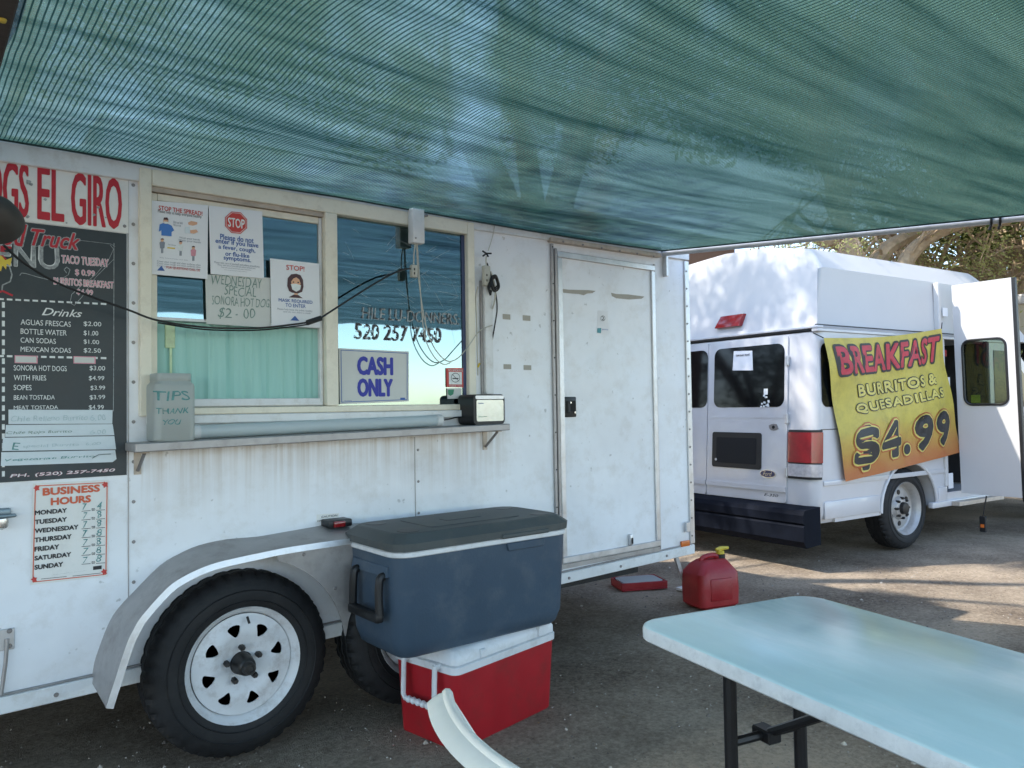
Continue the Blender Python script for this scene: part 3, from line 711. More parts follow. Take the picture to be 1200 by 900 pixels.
# small fittings on the wall
b = MB(); b.m(alu); p0 = W(780.5, 325); p1 = W(776, 297); b.box(p1.x-.002, p1.x+.02, D-.03, D-.0005, p0.z, p1.z, .003, 1); b.build('strike_plate', None, TR_)
b = MB(); b.m(orange_lens); p0 = W(797, 641); p1 = W(806.5, 632.5); b.box(p0.x, p1.x, D-.014, D-.0005, p0.z, p1.z, .004, 2); b.build('marker_lamp', None, TR_)
b = MB(); b.m(alu); p = W(803, 617); b.box(p.x-.018, p.x+.018, D-.026, D-.0125, p.z-.03, p.z+.03, .004, 1); b.build('corner_latch', None, TR_)
b = MB(); p0 = W(398, 615, D-.06); b.m(black_pl); b.box(p0.x-.055, p0.x+.05, D-.075, D-.0005, p0.z-.008, p0.z+.022, .006, 2); b.m(red_lens); b.box(p0.x-.035, p0.x+.015, D-.086, D-.0755, p0.z-.006, p0.z+.018, .004, 2)
b.build('clearance_lamp', None, TR_)
# white vertical channel and junction box
b = MB(); b.m(white_trim); x0, x1 = xs(564), xs(573); z0 = W(568, 462).z; z1 = W(568, 325).z
b.box(x0, x1, D-.03, D-.0005, z0, z1, .003, 1); b.m(alu_dull); b.box(x0-.012, x0-.002, D-.012, D-.0005, z0, z1-.02); b.build('cable_channel', None, TR_)
b = MB(); b.m(white_trim); p0 = W(481, 285, D-.05); p1 = W(494, 246, D-.05); b.box(p0.x, p1.x, D-.075, D-.029, p0.z, p1.z, .004, 2)
b.m(screw); b.lathe([(.004, 0), (.003, -.003)], (p0.x+.012, D-.0753, p0.z+.02), 'Y', 8); b.tube([(p1.x+.001, D-.05, p1.z-.03), (p1.x+.03, D-.05, p1.z-.02)], .006, 8)
b.build('junction_box', None, TR_)
# hinge with rod, bottle opener at far left
b = MB(); b.m(alu); p0 = W(0, 763); p1 = W(17, 735); b.box(p1.x-.085, p1.x, D-.006, D-.0005, p0.z, p1.z, .002, 1); b.m(screw)
for dx in (.014, .062):
    for dz in (.012, .06): b.lathe([(.008, 0), (.005, -.005)], (p1.x-dx, D-.0062, p0.z+dz), 'Y', 10)
b.m(alu_dull); xr = W(8, 750).x; b.tube([(xr, D-.012, p1.z-.03), (xr-.004, D-.014, .5), (xr-.016, D-.016, zbot(.2)+.06)], .006, 8)
b.build('hatch_hinge', None, TR_)
# stabiliser leg at rear, wheel fender
b = MB(); b.m(white_trim); pa = W(791, 655, D+.06); pb = G(803, 690)
b.tube([(pa.x, D+.06, pa.z+.03), (pb.x, pb.y, .012)], .016, 4); b.box(pb.x-.05, pb.x+.05, pb.y-.04, pb.y+.04, -.006, .012, .003, 1); b.build('stabiliser_leg', None, TR_)

YO = D-.20
inner_px = [(107, 799), (109, 785), (113, 768), (128, 729), (141, 710), (156, 694), (187, 663), (210, 649), (233, 639), (265, 632), (300, 629), (330, 624), (370, 617)]
lip_px = [(124, 830), (129, 814), (134, 799), (148, 756), (157, 737), (167, 721), (195, 690), (213, 677), (233, 667), (252, 660), (272, 655), (300, 649), (340, 641)]
inn = [W(x, y, D-.001) for x, y in inner_px]; lip = [W(x, y, YO) for x, y in lip_px]
xc = 1.345      # middle between the two wheels
inn_f = inn + [Vector((xc, D-.001, inn[-1].z+.004))]; lip_f = lip + [Vector((xc, YO, lip[-1].z+.003))]
def mir(P): return P + [Vector((2*xc-p.x, p.y, p.z)) for p in reversed(P[:-1])]
inn_f = mir(spline(inn_f, 3)); lip_f = mir(spline(lip_f, 3))
b = MB(); b.m(alu_dull)
def frow(A, B):
    for k in range(len(A)-1): b.face([A[k], A[k+1], B[k+1], B[k]])
mid1 = [q+Vector((0, .018, .004)) for q in lip_f]
frow(inn_f, mid1); frow(mid1, lip_f)
cz = lambda p: p
def inward(P, d):
    out = []
    for k, p in enumerate(P):
        t = (P[min(k+1, len(P)-1)]-P[max(k-1, 0)]); t.y = 0; t.normalize(); nn = Vector((t.z, 0, -t.x)); out.append(p+nn*d+Vector((0, -.004, 0)))
    return out
lip_in = inward(lip_f, .022)
b.m(alu); frow(lip_f, lip_in)
lip_bk = [p+Vector((0, .03, 0)) for p in lip_in]; b.m(alu_dull); frow(lip_in, lip_bk)
bmesh.ops.remove_doubles(b.bm, verts=b.bm.verts, dist=.0005)
FE = b.build('fender', None, TR_, angle=50)
# side web between the wheels
wc = W(273, 778, D-.11); TYR = .334
WX0, WZ = wc.x, TYR+.016
WX1 = 2*xc-WX0
b = MB(); b.m(alu_dull)
ra = .405; top = [(p.x, p.z) for p in lip_in if WX0+.12 < p.x < WX1-.12]
arc1 = []; arc2 = []
for k in range(9):
    a = R(70-62*k/8); arc1.append((WX0+ra*math.cos(a), WZ+ra*math.sin(a)))
    arc2.append((WX1-ra*math.cos(a), WZ+ra*math.sin(a)))
loop = [(x, z-.001) for x, z in top] + arc2 + arc1[::-1]
b.fill([loop], lambda a, c, d: Vector((a, d, c)), YO+.006, YO+.010)
b.m(screw)
for px, py in ((357, 650), (394, 690)): p = W(px, py, YO); b.lathe([(.007, 0), (.005, -.004)], (p.x, YO+.006, p.z), 'Y', 8)
b.build('fender_web', None, TR_)

def make_wheel(parent, c, ydir, tyr, rimr, width, style, M_axis='Y'):
    """wheel with its outside face toward ydir (-1 = -y). c = centre of outer sidewall plane"""
    WH = sub('wheel', parent); cx, cy, cz_ = c; s = ydir
    def Y(d): return -s*d        # d = distance inward from outer face
    prof = [(rimr-.012, .030), (rimr+.004, .010), (rimr+.02, .004), (rimr+.055, .000), (tyr-.055, .004), (tyr-.03, .014), (tyr-.012, .026), (tyr-.004, .038),
            (tyr, .046), (tyr, .058), (tyr-.008, .060), (tyr-.008, .066), (tyr, .068), (tyr+.001, width*.5-.006), (tyr-.008, width*.5-.004), (tyr-.008, width*.5+.004), (tyr+.001, width*.5+.006),
            (tyr, width-.068), (tyr-.008, width-.066), (tyr-.008, width-.060), (tyr, width-.058), (tyr-.004, width-.03), (tyr-.03, width-.012), (rimr+.05, width), (rimr-.012, width-.03)]
    def fn(r, h, j):
        d = abs(h)
        if r > tyr-.03 and (d < .05 or d > width-.05) and j % 4 in (0,): return r-.010
        if tyr-.002 < r and j % 4 == 2: return r-.004
        return r
    b = MB(); b.m(rubber); b.lathe([(r, Y(d)) for r, d in prof], (cx, cy, cz_), 'Y', 144, fn, cap=False)
    for rr in (rimr+.03, tyr-.062):
        b.tube([(cx+rr*math.cos(2*PI*k/48), cy+Y(.001), cz_+rr*math.sin(2*PI*k/48)) for k in range(48)], .0025, 4, closed=True)
    b.build('tyre', None, WH, angle=28)
    b = MB()
    if style == 'spoke':
        b.m(rim_white)
        b.lathe([(rimr-.03, .12*-s), (rimr-.024, Y(.06)), (rimr-.016, Y(.03)), (rimr-.004, Y(.018)), (rimr+.006, Y(.006)), (rimr+.008, Y(.012)), (rimr-.004, Y(.026)), (rimr-.010, Y(.05)), (rimr-.010, Y(.16))], (cx, cy, cz_), 'Y', 64, cap=False)
        holes = []
        for k in range(8):
            a = 2*PI*k/8+.25
            def pt(r, da): return (r*math.cos(a+da), r*math.sin(a+da))
            holes.append([pt(.108, -.05), pt(.105, 0), pt(.108, .05), pt(.122, .12), pt(.139, .17), pt(.145, .155), pt(.149, .08), pt(.150, 0), pt(.149, -.08), pt(.145, -.155), pt(.139, -.17), pt(.122, -.12)])
        dish = lambda a_, c_, d: Vector((cx+a_, cy+Y(.035+d+.018*max(0, 1-abs(math.hypot(a_, c_)-.12)/.05)*-1+(.012 if math.hypot(a_, c_) < .1 else 0)), cz_+c_))
        b.fill([disc(0, 0, rimr-.022, 64)]+holes+[disc(0, 0, .042, 24)], dish, 0, .006)
        b.m(black_hole); b.lathe([(rimr-.03, Y(.075)), (.03, Y(.075))], (cx, cy, cz_), 'Y', 32)  # black disc added behind the openings to keep them dark
        b.build('rim', None, WH, angle=50)
        b = MB(); b.m(hub_dark)
        b.lathe([(.040, Y(.05)), (.038, Y(.02)), (.035, Y(.012)), (.033, Y(-.012)), (.028, Y(-.020)), (.024, Y(-.022)), (.022, Y(-.044)), (.019, Y(-.048)), (.014, Y(-.048)), (.012, Y(-.043)), (.004, Y(-.043))], (cx, cy, cz_), 'Y', 28)
        for k in range(5):
            a = 2*PI*k/5+.4; b.lathe([(.011, Y(.045)), (.011, Y(.014)), (.007, Y(.008))], (cx+.062*math.cos(a), cy, cz_+.062*math.sin(a)), 'Y', 6)
        b.tube([(cx+.01, cy+Y(.012), cz_+rimr-.03), (cx+.013, cy+Y(-.002), cz_+rimr-.052)], .005, 6)
        b.build('hub', None, WH)
    else:
        b.m(rim_steel)
        b.lathe([(rimr-.02, Y(.15)), (rimr-.02, Y(.04)), (rimr-.006, Y(.022)), (rimr+.006, Y(.004)), (rimr+.009, Y(.010)), (rimr-.004, Y(.03)), (rimr-.008, Y(.07)), (rimr-.035, Y(.085)), (rimr-.05, Y(.08)), (.105, Y(.075)), (.085, Y(.045)), (.065, Y(.04)), (.02, Y(.04))], (cx, cy, cz_), 'Y', 48, cap=False)
        b.build('rim', None, WH, angle=40)
        b = MB(); b.m(hub_dark)
        for k in range(8):
            a = 2*PI*k/8; b.lathe([(.013, Y(.07)), (.012, Y(.03)), (.008, Y(.025))], (cx+.085*math.cos(a), cy, cz_+.085*math.sin(a)), 'Y', 6)
        for k in range(6):
            a = 2*PI*(k+.5)/6; b.lathe([(.024, Y(.082)), (.022, Y(.072))], (cx+.135*math.cos(a), cy, cz_+.135*math.sin(a)), 'Y', 10)
        b.lathe([(.055, Y(.045)), (.05, Y(.01)), (.03, Y(.004))], (cx, cy, cz_), 'Y', 20)
        b.build('hub', None, WH)
    return WH
YW = D-.115
make_wheel(TR_, (WX0+.045, YW, WZ), -1, TYR, .204, .205, 'spoke')
make_wheel(TR_, (WX1, YW, WZ), -1, TYR, .204, .205, 'spoke')
make_wheel(TR_, (WX0, YB+.1, WZ), 1, TYR, .204, .205, 'spoke')
make_wheel(TR_, (WX1, YB+.1, WZ), 1, TYR, .204, .205, 'spoke')

# ================================================================== SIGNS ON THE TRAILER
YP = D-.004          # faces of boards screwed on the wall
# header sign
b = MB(); b.m(sign_white)
p1 = W(150.5, 271, YP); pt = W(150.5, 202, YP)
x0 = -1.35
b.box(x0, p1.x, YP, D-.0005, W(22, 258.5, YP).z, pt.z+.004)
tw = lambda st, x0_, x1_, z0_, z1_, mt, bold=0, shear=0, off=.0012, Y=YP: (b.m(mt), b.text(st, lambda u, v: Vector((x0_+(x1_-x0_)*u, Y-off, z0_+(z1_-z0_)*v)), bold, shear))
e0 = W(44.5, 256, YP); e1 = W(142, 210, YP); zl, zh = e0.z, e1.z
wt(b, red_paint, 'EL', 44.5, 256, 74.5, 199.5, YP, .011); wt(b, red_paint, 'GIRO', 84, 262, 142, 210.5, YP, .011)
sx1 = W(33, 200, YP).x; lw_ = (W(33, 230, YP).x-W(1, 230, YP).x)
tw('DOGS', sx1-lw_*2.15, sx1, zl, zh, red_paint, .011); tw('HOT', sx1-lw_*4.1, sx1-lw_*2.42, zl, zh, red_paint, .011)
b.m(chalk_grey); rnd = random.Random(5)
for px, py, r in ((33, 213, 3.5), (36, 216, 3), (53, 234, 2), (115, 243, 2.2), (124, 255, 1.6), (32, 254, 2.6), (110, 252, 2), (78, 261, 1.5)):
    wshape(b, chalk_grey, [(px+r*math.cos(a)*rnd.uniform(.6, 1.3), py+r*math.sin(a)*rnd.uniform(.4, 1)) for a in [k*1.05 for k in range(6)]], YP, .0018)
b.m(screw)
for px, py in ((145, 206), (146, 265)): q = W(px, py, YP); b.lathe([(.006, 0), (.004, -.003)], (q.x, YP-.0005, q.z), 'Y', 8)
o = b.build('header_sign', None, base=((x0+p1.x)/2, YP, zl))
tag(o, 'cream sign with tall red letters ending EL GIRO above the black menu board', 'sign')

# menu board
b = MB(); b.m(board)
r0 = W(148.5, 556.5, YP); r1 = W(149.5, 272, YP)
b.box(-.95, r0.x, YP, D-.0005, r0.z, W(22, 259.5, YP).z)
Y = YP
for bo, mt, of in ((.06, chalk_grey, .0010), (.018, red_paint, .0016)):
    wt(b, mt, 'Truck', 37, 287.5, 93, 274.5, Y, bo, .35, of); wt(b, mt, 'Food', -22, 284, 31, 264, Y, bo, .35, of)
wt(b, chalk, 'MENU', -37, 307.5, 69, 291, Y, .022, 0, .0008); wt(b, chalk_grey, 'MENU', -37, 307.5, 69, 291, Y, .010, 0, .0014)
for st, q in (('TACO TUESDAY', (72, 308, 127, 304)), ('$ 0.99', (88, 323, 111, 317.5)), ('BURRITOS BREAKFAST', (63, 333, 133, 330.5)), ('$4.99', (90, 345.5, 109, 340))):
    wt(b, chalk, st, *q, Y, .045, 0, .0008); wt(b, pink_ink, st, *q, Y, .005, 0, .0014)
wt(b, chalk, 'Drinks', 49, 369.5, 96, 363.5, Y, .01, .4)
for st, q in (('AGUAS FRESCAS', (24, 380.5, 83, 377)), ('$2.00', (98, 382.5, 118.5, 377.5)), ('BOTTLE WATER', (24, 391.3, 78, 387.3)), ('$1.00', (98, 393.5, 115, 388)),
              ('CAN SODAS', (24, 401.5, 65.5, 397)), ('$1.00', (98, 403.5, 116, 398.5)), ('MEXICAN SODAS', (24, 412, 83, 408)), ('$2.50', (98, 413.7, 118, 408.5)),
              ('SONORA HOT DOGS', (16, 434.2, 78, 429)), ('$3.00', (105, 434.7, 123, 429)), ('WITH FRIES', (16, 445.7, 54, 440)), ('$4.99', (104, 446.3, 122, 440.7)),
              ('SOPES', (16, 457.2, 37, 451.2)), ('$3.99', (106, 457.7, 123, 452)), ('BEAN TOSTADA', (16, 468.5, 64, 463)), ('$3.99', (105, 468.7, 123, 463)),
              ('MEAT TOSTADA', (16, 480, 68, 475)), ('$4.99', (104, 480.7, 121.5, 474.5))):
    wt(b, chalk, st, *q, Y, .004)
for x in range(-2, 120, 10): wrect(b, chalk, x+0, 351.5+x*.047, x+6.5, 349.8+x*.047, Y)
for x in range(-2, 120, 10): wrect(b, chalk, x+0, 418.4+x*.02, x+6.5, 416.2+x*.02, Y)
for y in range(354, 562, 11): wrect(b, chalk, 2.2, y+6.5, 5.6, y, Y)
wline(b, chalk_grey, [(133.5, 285), (133.2, 400), (132.8, 482)], Y, .0022)
wline(b, chalk_grey, spline([W(23, 323, Y) for _ in ()], 1) if False else [(23, 323), (25, 320), (30, 320.5), (45, 325), (60, 328.5), (72, 327), (80, 322), (82, 316), (78, 313), (75, 316), (78, 320)], Y, .002)
wline(b, chalk_grey, [(129, 287), (133, 292), (128, 303), (112, 322), (94, 336), (84, 345), (82, 355), (87, 358), (96, 348), (112, 325), (133, 304)], Y, .0016)
wline(b, chalk_grey, [(40, 289), (96, 282), (130, 286), (135, 289)], Y, .0014)
# little rooster flourish at the left edge: comb, hackle feathers, foot
wshape(b, red_paint, [(-8, 291), (0, 286), (12, 288), (14, 291), (4, 293), (8, 297), (4, 300), (8, 304), (2, 305), (-8, 302)], Y)
wshape(b, yellow_ink, [(-8, 298), (2, 300), (6, 305), (14, 302), (12, 312), (8, 309), (7, 316), (3, 311), (1, 318), (-8, 312)], Y, .0019)
wline(b, chalk_grey, [(13, 304), (11, 312), (14, 322), (12, 330), (3, 334), (2, 342)], Y, .004, .0010)
wline(b, red_paint, [(-8, 345), (3, 341), (15, 346.5)], Y, .006)
for q in ((17, 425.5, 44, 417), (86, 426, 112, 418)):
    wrect(b, pink_ink, *q, Y, .0016); wrect(b, paper_old, q[0]+1, q[1]-1, q[2]-1.5, q[3]+1, Y, .0022)
for bo, mt, of in ((.05, pink_ink, .0010), (.0, chalk, .0016)):
    wt(b, mt, 'PH. (520) 257-7450', 12, 560.5, 134.5, 549, Y, bo, .15, of)
o = b.build('menu_board', None, base=(.1, YP, r0.z))
tag(o, 'black chalkboard style menu board with white item list and prices', 'menu board')
# taped strips over the menu
for st, mt, q, tb, lab in (
    ('Chile Relleno Burrito', ink_faint, [(10, 480), (132, 480.5), (131.5, 496.5), (10, 497)], (13, 494, 103, 486), 'topmost taped paper strip on the menu with faint Chile Relleno writing'),
    ('Chile Rojo Burrito', ink_green, [(7, 498), (132, 497), (134, 510), (6, 512)], (8, 510, 84, 503.5), 'taped paper strip on the menu reading Chile Rojo Burrito'),
    ('E', ink_teal, [(3.5, 513), (134, 511), (136, 526.5), (2.5, 528.5)], (14, 527, 22, 518.5), 'taped paper strip on the menu with one dark teal letter E and faded writing'),
    ('Vegetarian Burrito', ink_teal, [(1.5, 530), (135, 527.5), (136.5, 538), (132, 541.5), (1, 546)], (5, 541.5, 111, 533), 'lowest taped paper strip on the menu reading Vegetarian Burrito')):
    b = MB(); ys = YP-.004; wshape(b, tape_paper, q, ys, 0); wshape(b, tape_paper, q, ys, -.0016)
    wt(b, mt, st, *tb, ys, 0.0, .1, .001)
    if st == 'E': wt(b, ink_faint, 'special Burrito  6.00', 26, 526, 118, 518, ys, 0, .1, .001)
    if st.startswith('Chile'): wt(b, ink_faint, '6.00', 106, tb[1]-1, 124, tb[3]-.2, ys, 0, .1, .001)
    else: wline(b, ink_teal, [(108, 537), (116, 532.5), (130, 532)], ys, .002)
    p = W(70, q[0][1]+8, ys); tag(b.build('paper_strip', None, base=p), lab, 'paper strip', 'taped strips on the menu')

# business hours sign
b = MB(); yb_ = D-.003
c = wpaper(b, sign_white, [(38.5, 566.5), (127.5, 562.3), (126.3, 675.5), (35.5, 685.5)], yb_)
Y = yb_
for pts in ([(41.5, 569.5), (125.5, 565.5)], [(125.5, 565.5), (124, 673)], [(124, 673), (38.5, 682)], [(38.5, 682), (41.5, 569.5)]): wline(b, ink_orange, pts, Y, .003)
for px, py in ((43, 572), (123, 568), (122, 670), (40, 679)):
    wshape(b, ink_red, [(px+4.2*math.cos(k*.63)*(1 if k % 2 else .55), py+4.2*math.sin(k*.63)*(1 if k % 2 else .55)) for k in range(10)], Y, .002)
wt(b, ink_orange, 'BUSINESS', 50.5, 580.5, 116.5, 568, Y, .055); wt(b, ink_orange, 'HOURS', 60, 591.8, 106, 580.5, Y, .055)
days = (('MONDAY', (41, 603.5, 78, 595.5)), ('TUESDAY', (41, 614.3, 78, 606)), ('WEDNESDAY', (41, 624.8, 91.5, 615)), ('THURSDAY', (40.7, 635.5, 83.5, 626)), ('FRIDAY', (40.7, 646.2, 69, 638)), ('SATURDAY', (40.7, 656.7, 83, 647)), ('SUNDAY', (40.7, 667.5, 73.5, 658.5)))
for k, (st, q) in enumerate(days):
    wt(b, ink_black, st, *q, Y, .05)
    yy = 599.5+k*10.35-.6
    wt(b, ink_teal, '7', 97, yy-1, 102.5, yy-9, Y, .0, .15); wline(b, ink_black, [(95.5, yy+.2), (106, yy-.6)], Y, .0018)
    wt(b, ink_black, 'to', 107.3, yy-.2, 111.2, yy-4, Y, .01); wt(b, ink_teal, '4' if k == 0 else '8', 113.5, yy-2, 119, yy-10.5, Y, .01 if k == 0 else 0, .1)
    wline(b, ink_black, [(112.5, yy-.8), (123, yy-1.6)], Y, .0018)
wt(b, ink_black, 'EMERGENCY PHONE:', 62, 673.5, 101, 668.7, Y, .0); wline(b, ink_black, [(48, 678.5), (78, 675.5)], Y, .0016); wline(b, ink_black, [(85, 675), (118, 671.5)], Y, .0016)
wrect(b, ink_black, 109, 668, 119, 662.5, Y); 
tag(b.build('hours_sign', None, base=c), 'white business hours sign with orange heading below the menu board', 'sign')

# posters on the left window ------------------------------------------------
yq = D-.012
def person(mb, px, py, s, shirt, hair=hair_ink, Y=yq):
    wshape(mb, shirt, [(px-2.6*s, py+1*s), (px-1.2*s, py), (px+1.2*s, py), (px+2.6*s, py+1*s), (px+2*s, py+6.5*s), (px-2*s, py+6.5*s)], Y)
    wshape(mb, skin_ink, [(px+1.5*s*math.cos(a), py-1.2*s+1.7*s*math.sin(a)) for a in [k*.7 for k in range(9)]], Y, .0018)
    wshape(mb, hair, [(px+1.6*s*math.cos(a), py-1.7*s-1.3*s*abs(math.sin(a))) for a in [k*.53 for k in range(7)]], Y, .0022)
    for dx in (-1, .1): wshape(mb, grey_ink, [(px+dx*s, py+6.5*s), (px+(dx+.9)*s, py+6.5*s), (px+(dx+.8)*s, py+11*s), (px+dx*s, py+11*s)], Y)
b = MB(); c = wpaper(b, paper, [(176.2, 234.8), (243.8, 240.5), (243.2, 327), (175, 321)], yq); Y = yq
wt(b, ink_red, 'STOP THE SPREAD!', 186, 246, 237, 248, Y, .02)
wt(b, ink_black, 'Please help us keep everyone healthy', 185, 250, 236, 252.5, Y, 0); 
wshape(b, shirt_blue, [(187, 263), (191, 261.5), (196, 262), (201, 264.5), (204, 270), (201, 272), (201, 277), (189, 276), (189, 270), (186, 271.5)], Y)
wshape(b, skin_ink, [(194.2+3*math.cos(k*.63), 259+3.4*math.sin(k*.63)) for k in range(10)], Y, .0018); wshape(b, hair_ink, [(191.2, 257.5), (192, 255), (196, 255), (197.3, 258)], Y, .0022); wshape(b, chalk, [(191.8, 259.6), (196.8, 260.2), (196, 262.6), (192.6, 262.2)], Y, .0024)
wshape(b, skin_ink, [(220, 261), (224, 259), (231, 260.5), (231, 263), (226, 264.5), (221, 263.5)], Y); wshape(b, skin_ink, [(222, 270), (230, 269), (232, 272), (227, 274), (222, 273)], Y); wshape(b, tape_paper, [(217, 266), (222, 265.5), (223, 274), (216.5, 273)], Y, .0018)
for q in ((203, 262.5, 214, 260), (203, 265.5, 212, 263.4), (210, 280, 234, 280), (209, 283, 235, 283)): wt(b, grey_ink, 'Wash your hands', *q, Y)
person(b, 190, 283, 1.25, grey_ink); person(b, 211.5, 286, 1.25, chalk); person(b, 226.5, 292, 1.25, pink_ink)
wrect(b, yellow_ink, 196, 291, 205, 290.5, Y)
wt(b, grey_ink, 'Keep six feet apart', 197, 288, 206, 286.5, Y); wt(b, grey_ink, 'Stay home if you are sick', 187, 302.5, 220, 304.5, Y)
for k in range(3): wt(b, grey_ink, 'Cover your cough and clean surfaces often', 184, 307.5+k*2.5, 235, 309.7+k*2.7, Y)
wt(b, ink_red, 'FOR QUESTIONS CALL US', 195, 315, 234, 315.5, Y, .01); wshape(b, ink_navy, [(184, 317), (189, 311.5), (193, 317.5)], Y)
tag(b.build('health_poster', None, base=c), 'paper poster headed STOP THE SPREAD with small figures, leftmost on the window', 'poster')

b = MB(); c = wpaper(b, paper, [(244.6, 240.8), (307.3, 247.9), (309.4, 326.2), (246.8, 321)], yq-.002); Y = yq-.002
cx_, cy_ = 276.5, 261
wshape(b, ink_red, [(cx_+14*math.cos(R(22.5+45*k)), cy_+13.6*math.sin(R(22.5+45*k))+.09*14*math.cos(R(22.5+45*k))) for k in range(8)], Y)
wline(b, chalk, [(cx_+12.6*math.cos(R(22.5+45*k)), cy_+12.2*math.sin(R(22.5+45*k))+.09*12.6*math.cos(R(22.5+45*k))) for k in range(9)], Y, .0015, .0018)
wt(b, chalk, 'STOP', 267, 265.5, 286.3, 257.5, Y, .015, 0, .0019)
for k, (st, x0_, x1_) in enumerate((('Please do not', 258, 297), ('enter if you have', 252.5, 302.5), ('a fever, cough,', 256, 299), ('or flu-like', 264, 292), ('symptoms.', 262, 294))):
    yy = 280.5+k*6.2; wt(b, ink_navy, st, x0_, yy+(x0_-258)*.08, x1_, yy-1.6+(x1_-297)*.02, Y, .018)
for k in range(4): wt(b, grey_ink, 'Please take care of yourself and others around you', 251+k*4, 309+k*2.6, 304-k*5, 311.3+k*2.3, Y)
tag(b.build('stop_poster', None, base=c), 'paper poster with a red STOP octagon and blue text', 'poster')

b = MB(); c = wpaper(b, paper_old, [(240.5, 321.5), (317, 325.5), (317.5, 384), (242, 379.5)], yq+.003); Y = yq+.003
for st, q in (('WEDNESDAY', (248, 333, 306.5, 326.8)), ('SPECIAL', (263, 345.5, 300, 337.5)), ('SONORA HOT DOGS', (248, 356.5, 319, 351.5)), ('$2 - 00', (256, 373.5, 299, 362.5))): wt(b, ink_green, st, *q, Y, -.006, .12)
tag(b.build('special_card', None, base=c), 'aged card with handwritten WEDNESDAY SPECIAL in the left window', 'sign')

b = MB(); c = wpaper(b, paper, [(316.5, 302.7), (374, 309), (375.2, 384), (318.2, 382)], yq-.003); Y = yq-.003
wt(b, ink_red, 'STOP!', 335.5, 316, 356.5, 312.5, Y, .015)
wshape(b, hair_ink, [(338.5, 341), (336.5, 335), (337, 326), (341, 321.5), (347, 320.8), (352, 322.5), (355, 328), (355.5, 336), (354, 342), (349, 344), (342, 343)], Y)
wshape(b, skin_ink, [(341, 330), (343.5, 326.5), (347, 325), (350.5, 327.5), (352, 332), (351.5, 338), (347, 342), (342, 339)], Y, .0018)
wshape(b, chalk, [(340.5, 333), (346.5, 332.5), (352.5, 334.5), (351.5, 339.5), (347, 342), (342.5, 339.5)], Y, .0023)
for ex in (343.6, 349.2): wshape(b, ink_black, [(ex+1.1*math.cos(k), 330.6+.8*math.sin(k)+(ex-343)*.08) for k in range(6)], Y, .0023)
wshape(b, skin_ink, [(345, 342), (348.5, 342), (349, 346), (344.5, 346)], Y, .0012); wshape(b, hair_ink, [(338, 348.5), (344, 345.3), (349.5, 345.8), (354.5, 349.5)], Y, .0018)
wt(b, ink_navy, 'MASK REQUIRED', 326.5, 354, 366, 352.5, Y, .008); wt(b, ink_navy, 'TO ENTER', 334.5, 359.5, 358, 357, Y, .008)
wt(b, grey_ink, 'Please help keep the public healthy', 325, 363.5, 366, 363.6, Y); wt(b, grey_ink, 'and do not share a mask', 332, 366, 364, 366.3, Y); wshape(b, ink_navy, [(340, 375.5), (345.5, 370), (350.5, 376)], Y)
tag(b.build('mask_poster', None, base=c), 'paper poster of a dark haired woman in a face mask', 'poster')

# cash only
b = MB(); yc = D-.008; b.m(sign_white)
c = wpaper(b, paper_old, [(397.3, 408), (479, 412), (479, 470.3), (398.5, 473.8)], yc, .003); Y = yc
q = [(399.5, 410.3), (477, 414), (477, 468.3), (400.3, 471.3), (399.5, 410.3)]
for A, B_ in zip(q, q[1:]): wline(b, ink_navy, [A, B_], Y, .0028)
wt(b, ink_blue, 'CASH', 419.5, 438.3, 459.5, 419.8, Y, .05); wt(b, ink_blue, 'ONLY', 419.7, 463.9, 459.2, 444.9, Y, .05)
wrect(b, ink_navy, 469, 468.5, 474.5, 466, Y); wt(b, ink_navy, 'MADE FOR INDOOR USE', 403.5, 470.3, 412, 469, Y)
tag(b.build('cash_only_sign', None, base=c), 'off-white sign with bold blue CASH ONLY standing in the right window', 'sign')
# stickers
b = MB(); c = wpaper(b, ink_red, [(523, 431.3), (543.5, 431.3), (543.8, 454), (523.4, 453.6)], D-.001); Y = D-.001
wrect(b, chalk, 526, 450.5, 541, 436, Y)
ring = [(533.6+5.0*math.cos(2*PI*k/20), 442.6+5.3*math.sin(2*PI*k/20)) for k in range(21)]
wline(b, ink_black, ring, Y, .0025, .0018); wline(b, ink_black, [(530.2, 439), (537, 446.4)], Y, .0025, .0018); wrect(b, ink_black, 530, 444.2, 537, 443, Y, .002)
wt(b, chalk, 'NO SMOKING', 525, 435, 542, 433, Y, .01); wt(b, chalk, 'THANK YOU', 526, 453.2, 541, 451.6, Y, .01)
tag(b.build('no_smoking_sticker', None, base=c), 'small red sticker with a crossed out cigarette symbol', 'sticker')
b = MB(); c = wpaper(b, paper_old, [(524, 455), (541, 454.8), (541, 467), (524.5, 467.5)], D-.001); Y = D-.001
wshape(b, green_ink, [(524.8, 456.5), (532, 456.3), (531, 462), (527.5, 464), (525, 462)], Y); tag(b.build('green_sticker', None, base=c), 'small white sticker with a green mark in the right window corner', 'sticker')
b = MB(); c = wpaper(b, paper, [(700.3, 364), (712.3, 364.3), (712.3, 383), (700.3, 382.5)], D-.0090, .0005); Y = D-.0090
wline(b, ink_black, [(706.3+2.6*math.cos(2*PI*k/14), 373+3.0*math.sin(2*PI*k/14)) for k in range(15)], Y, .002); wt(b, ink_black, '2', 705, 375, 708, 371, Y)
tag(b.build('door_sticker', None, base=c), 'pale pink permit sticker with a tiny circle on the entry door', 'sticker')
b = MB(); c = wpaper(b, paper, [(699.5, 384), (713.5, 384), (713, 392), (699, 391)], D-.0090, .0005); Y = D-.0090
wshape(b, mat('print_teal', (.06, .30, .34), .5), [(699.9, 384.6), (704.5, 384.3), (704, 390.5), (699.6, 390)], Y); wt(b, ink_navy, 'permit', 705.5, 387.3, 712.5, 385.5, Y)
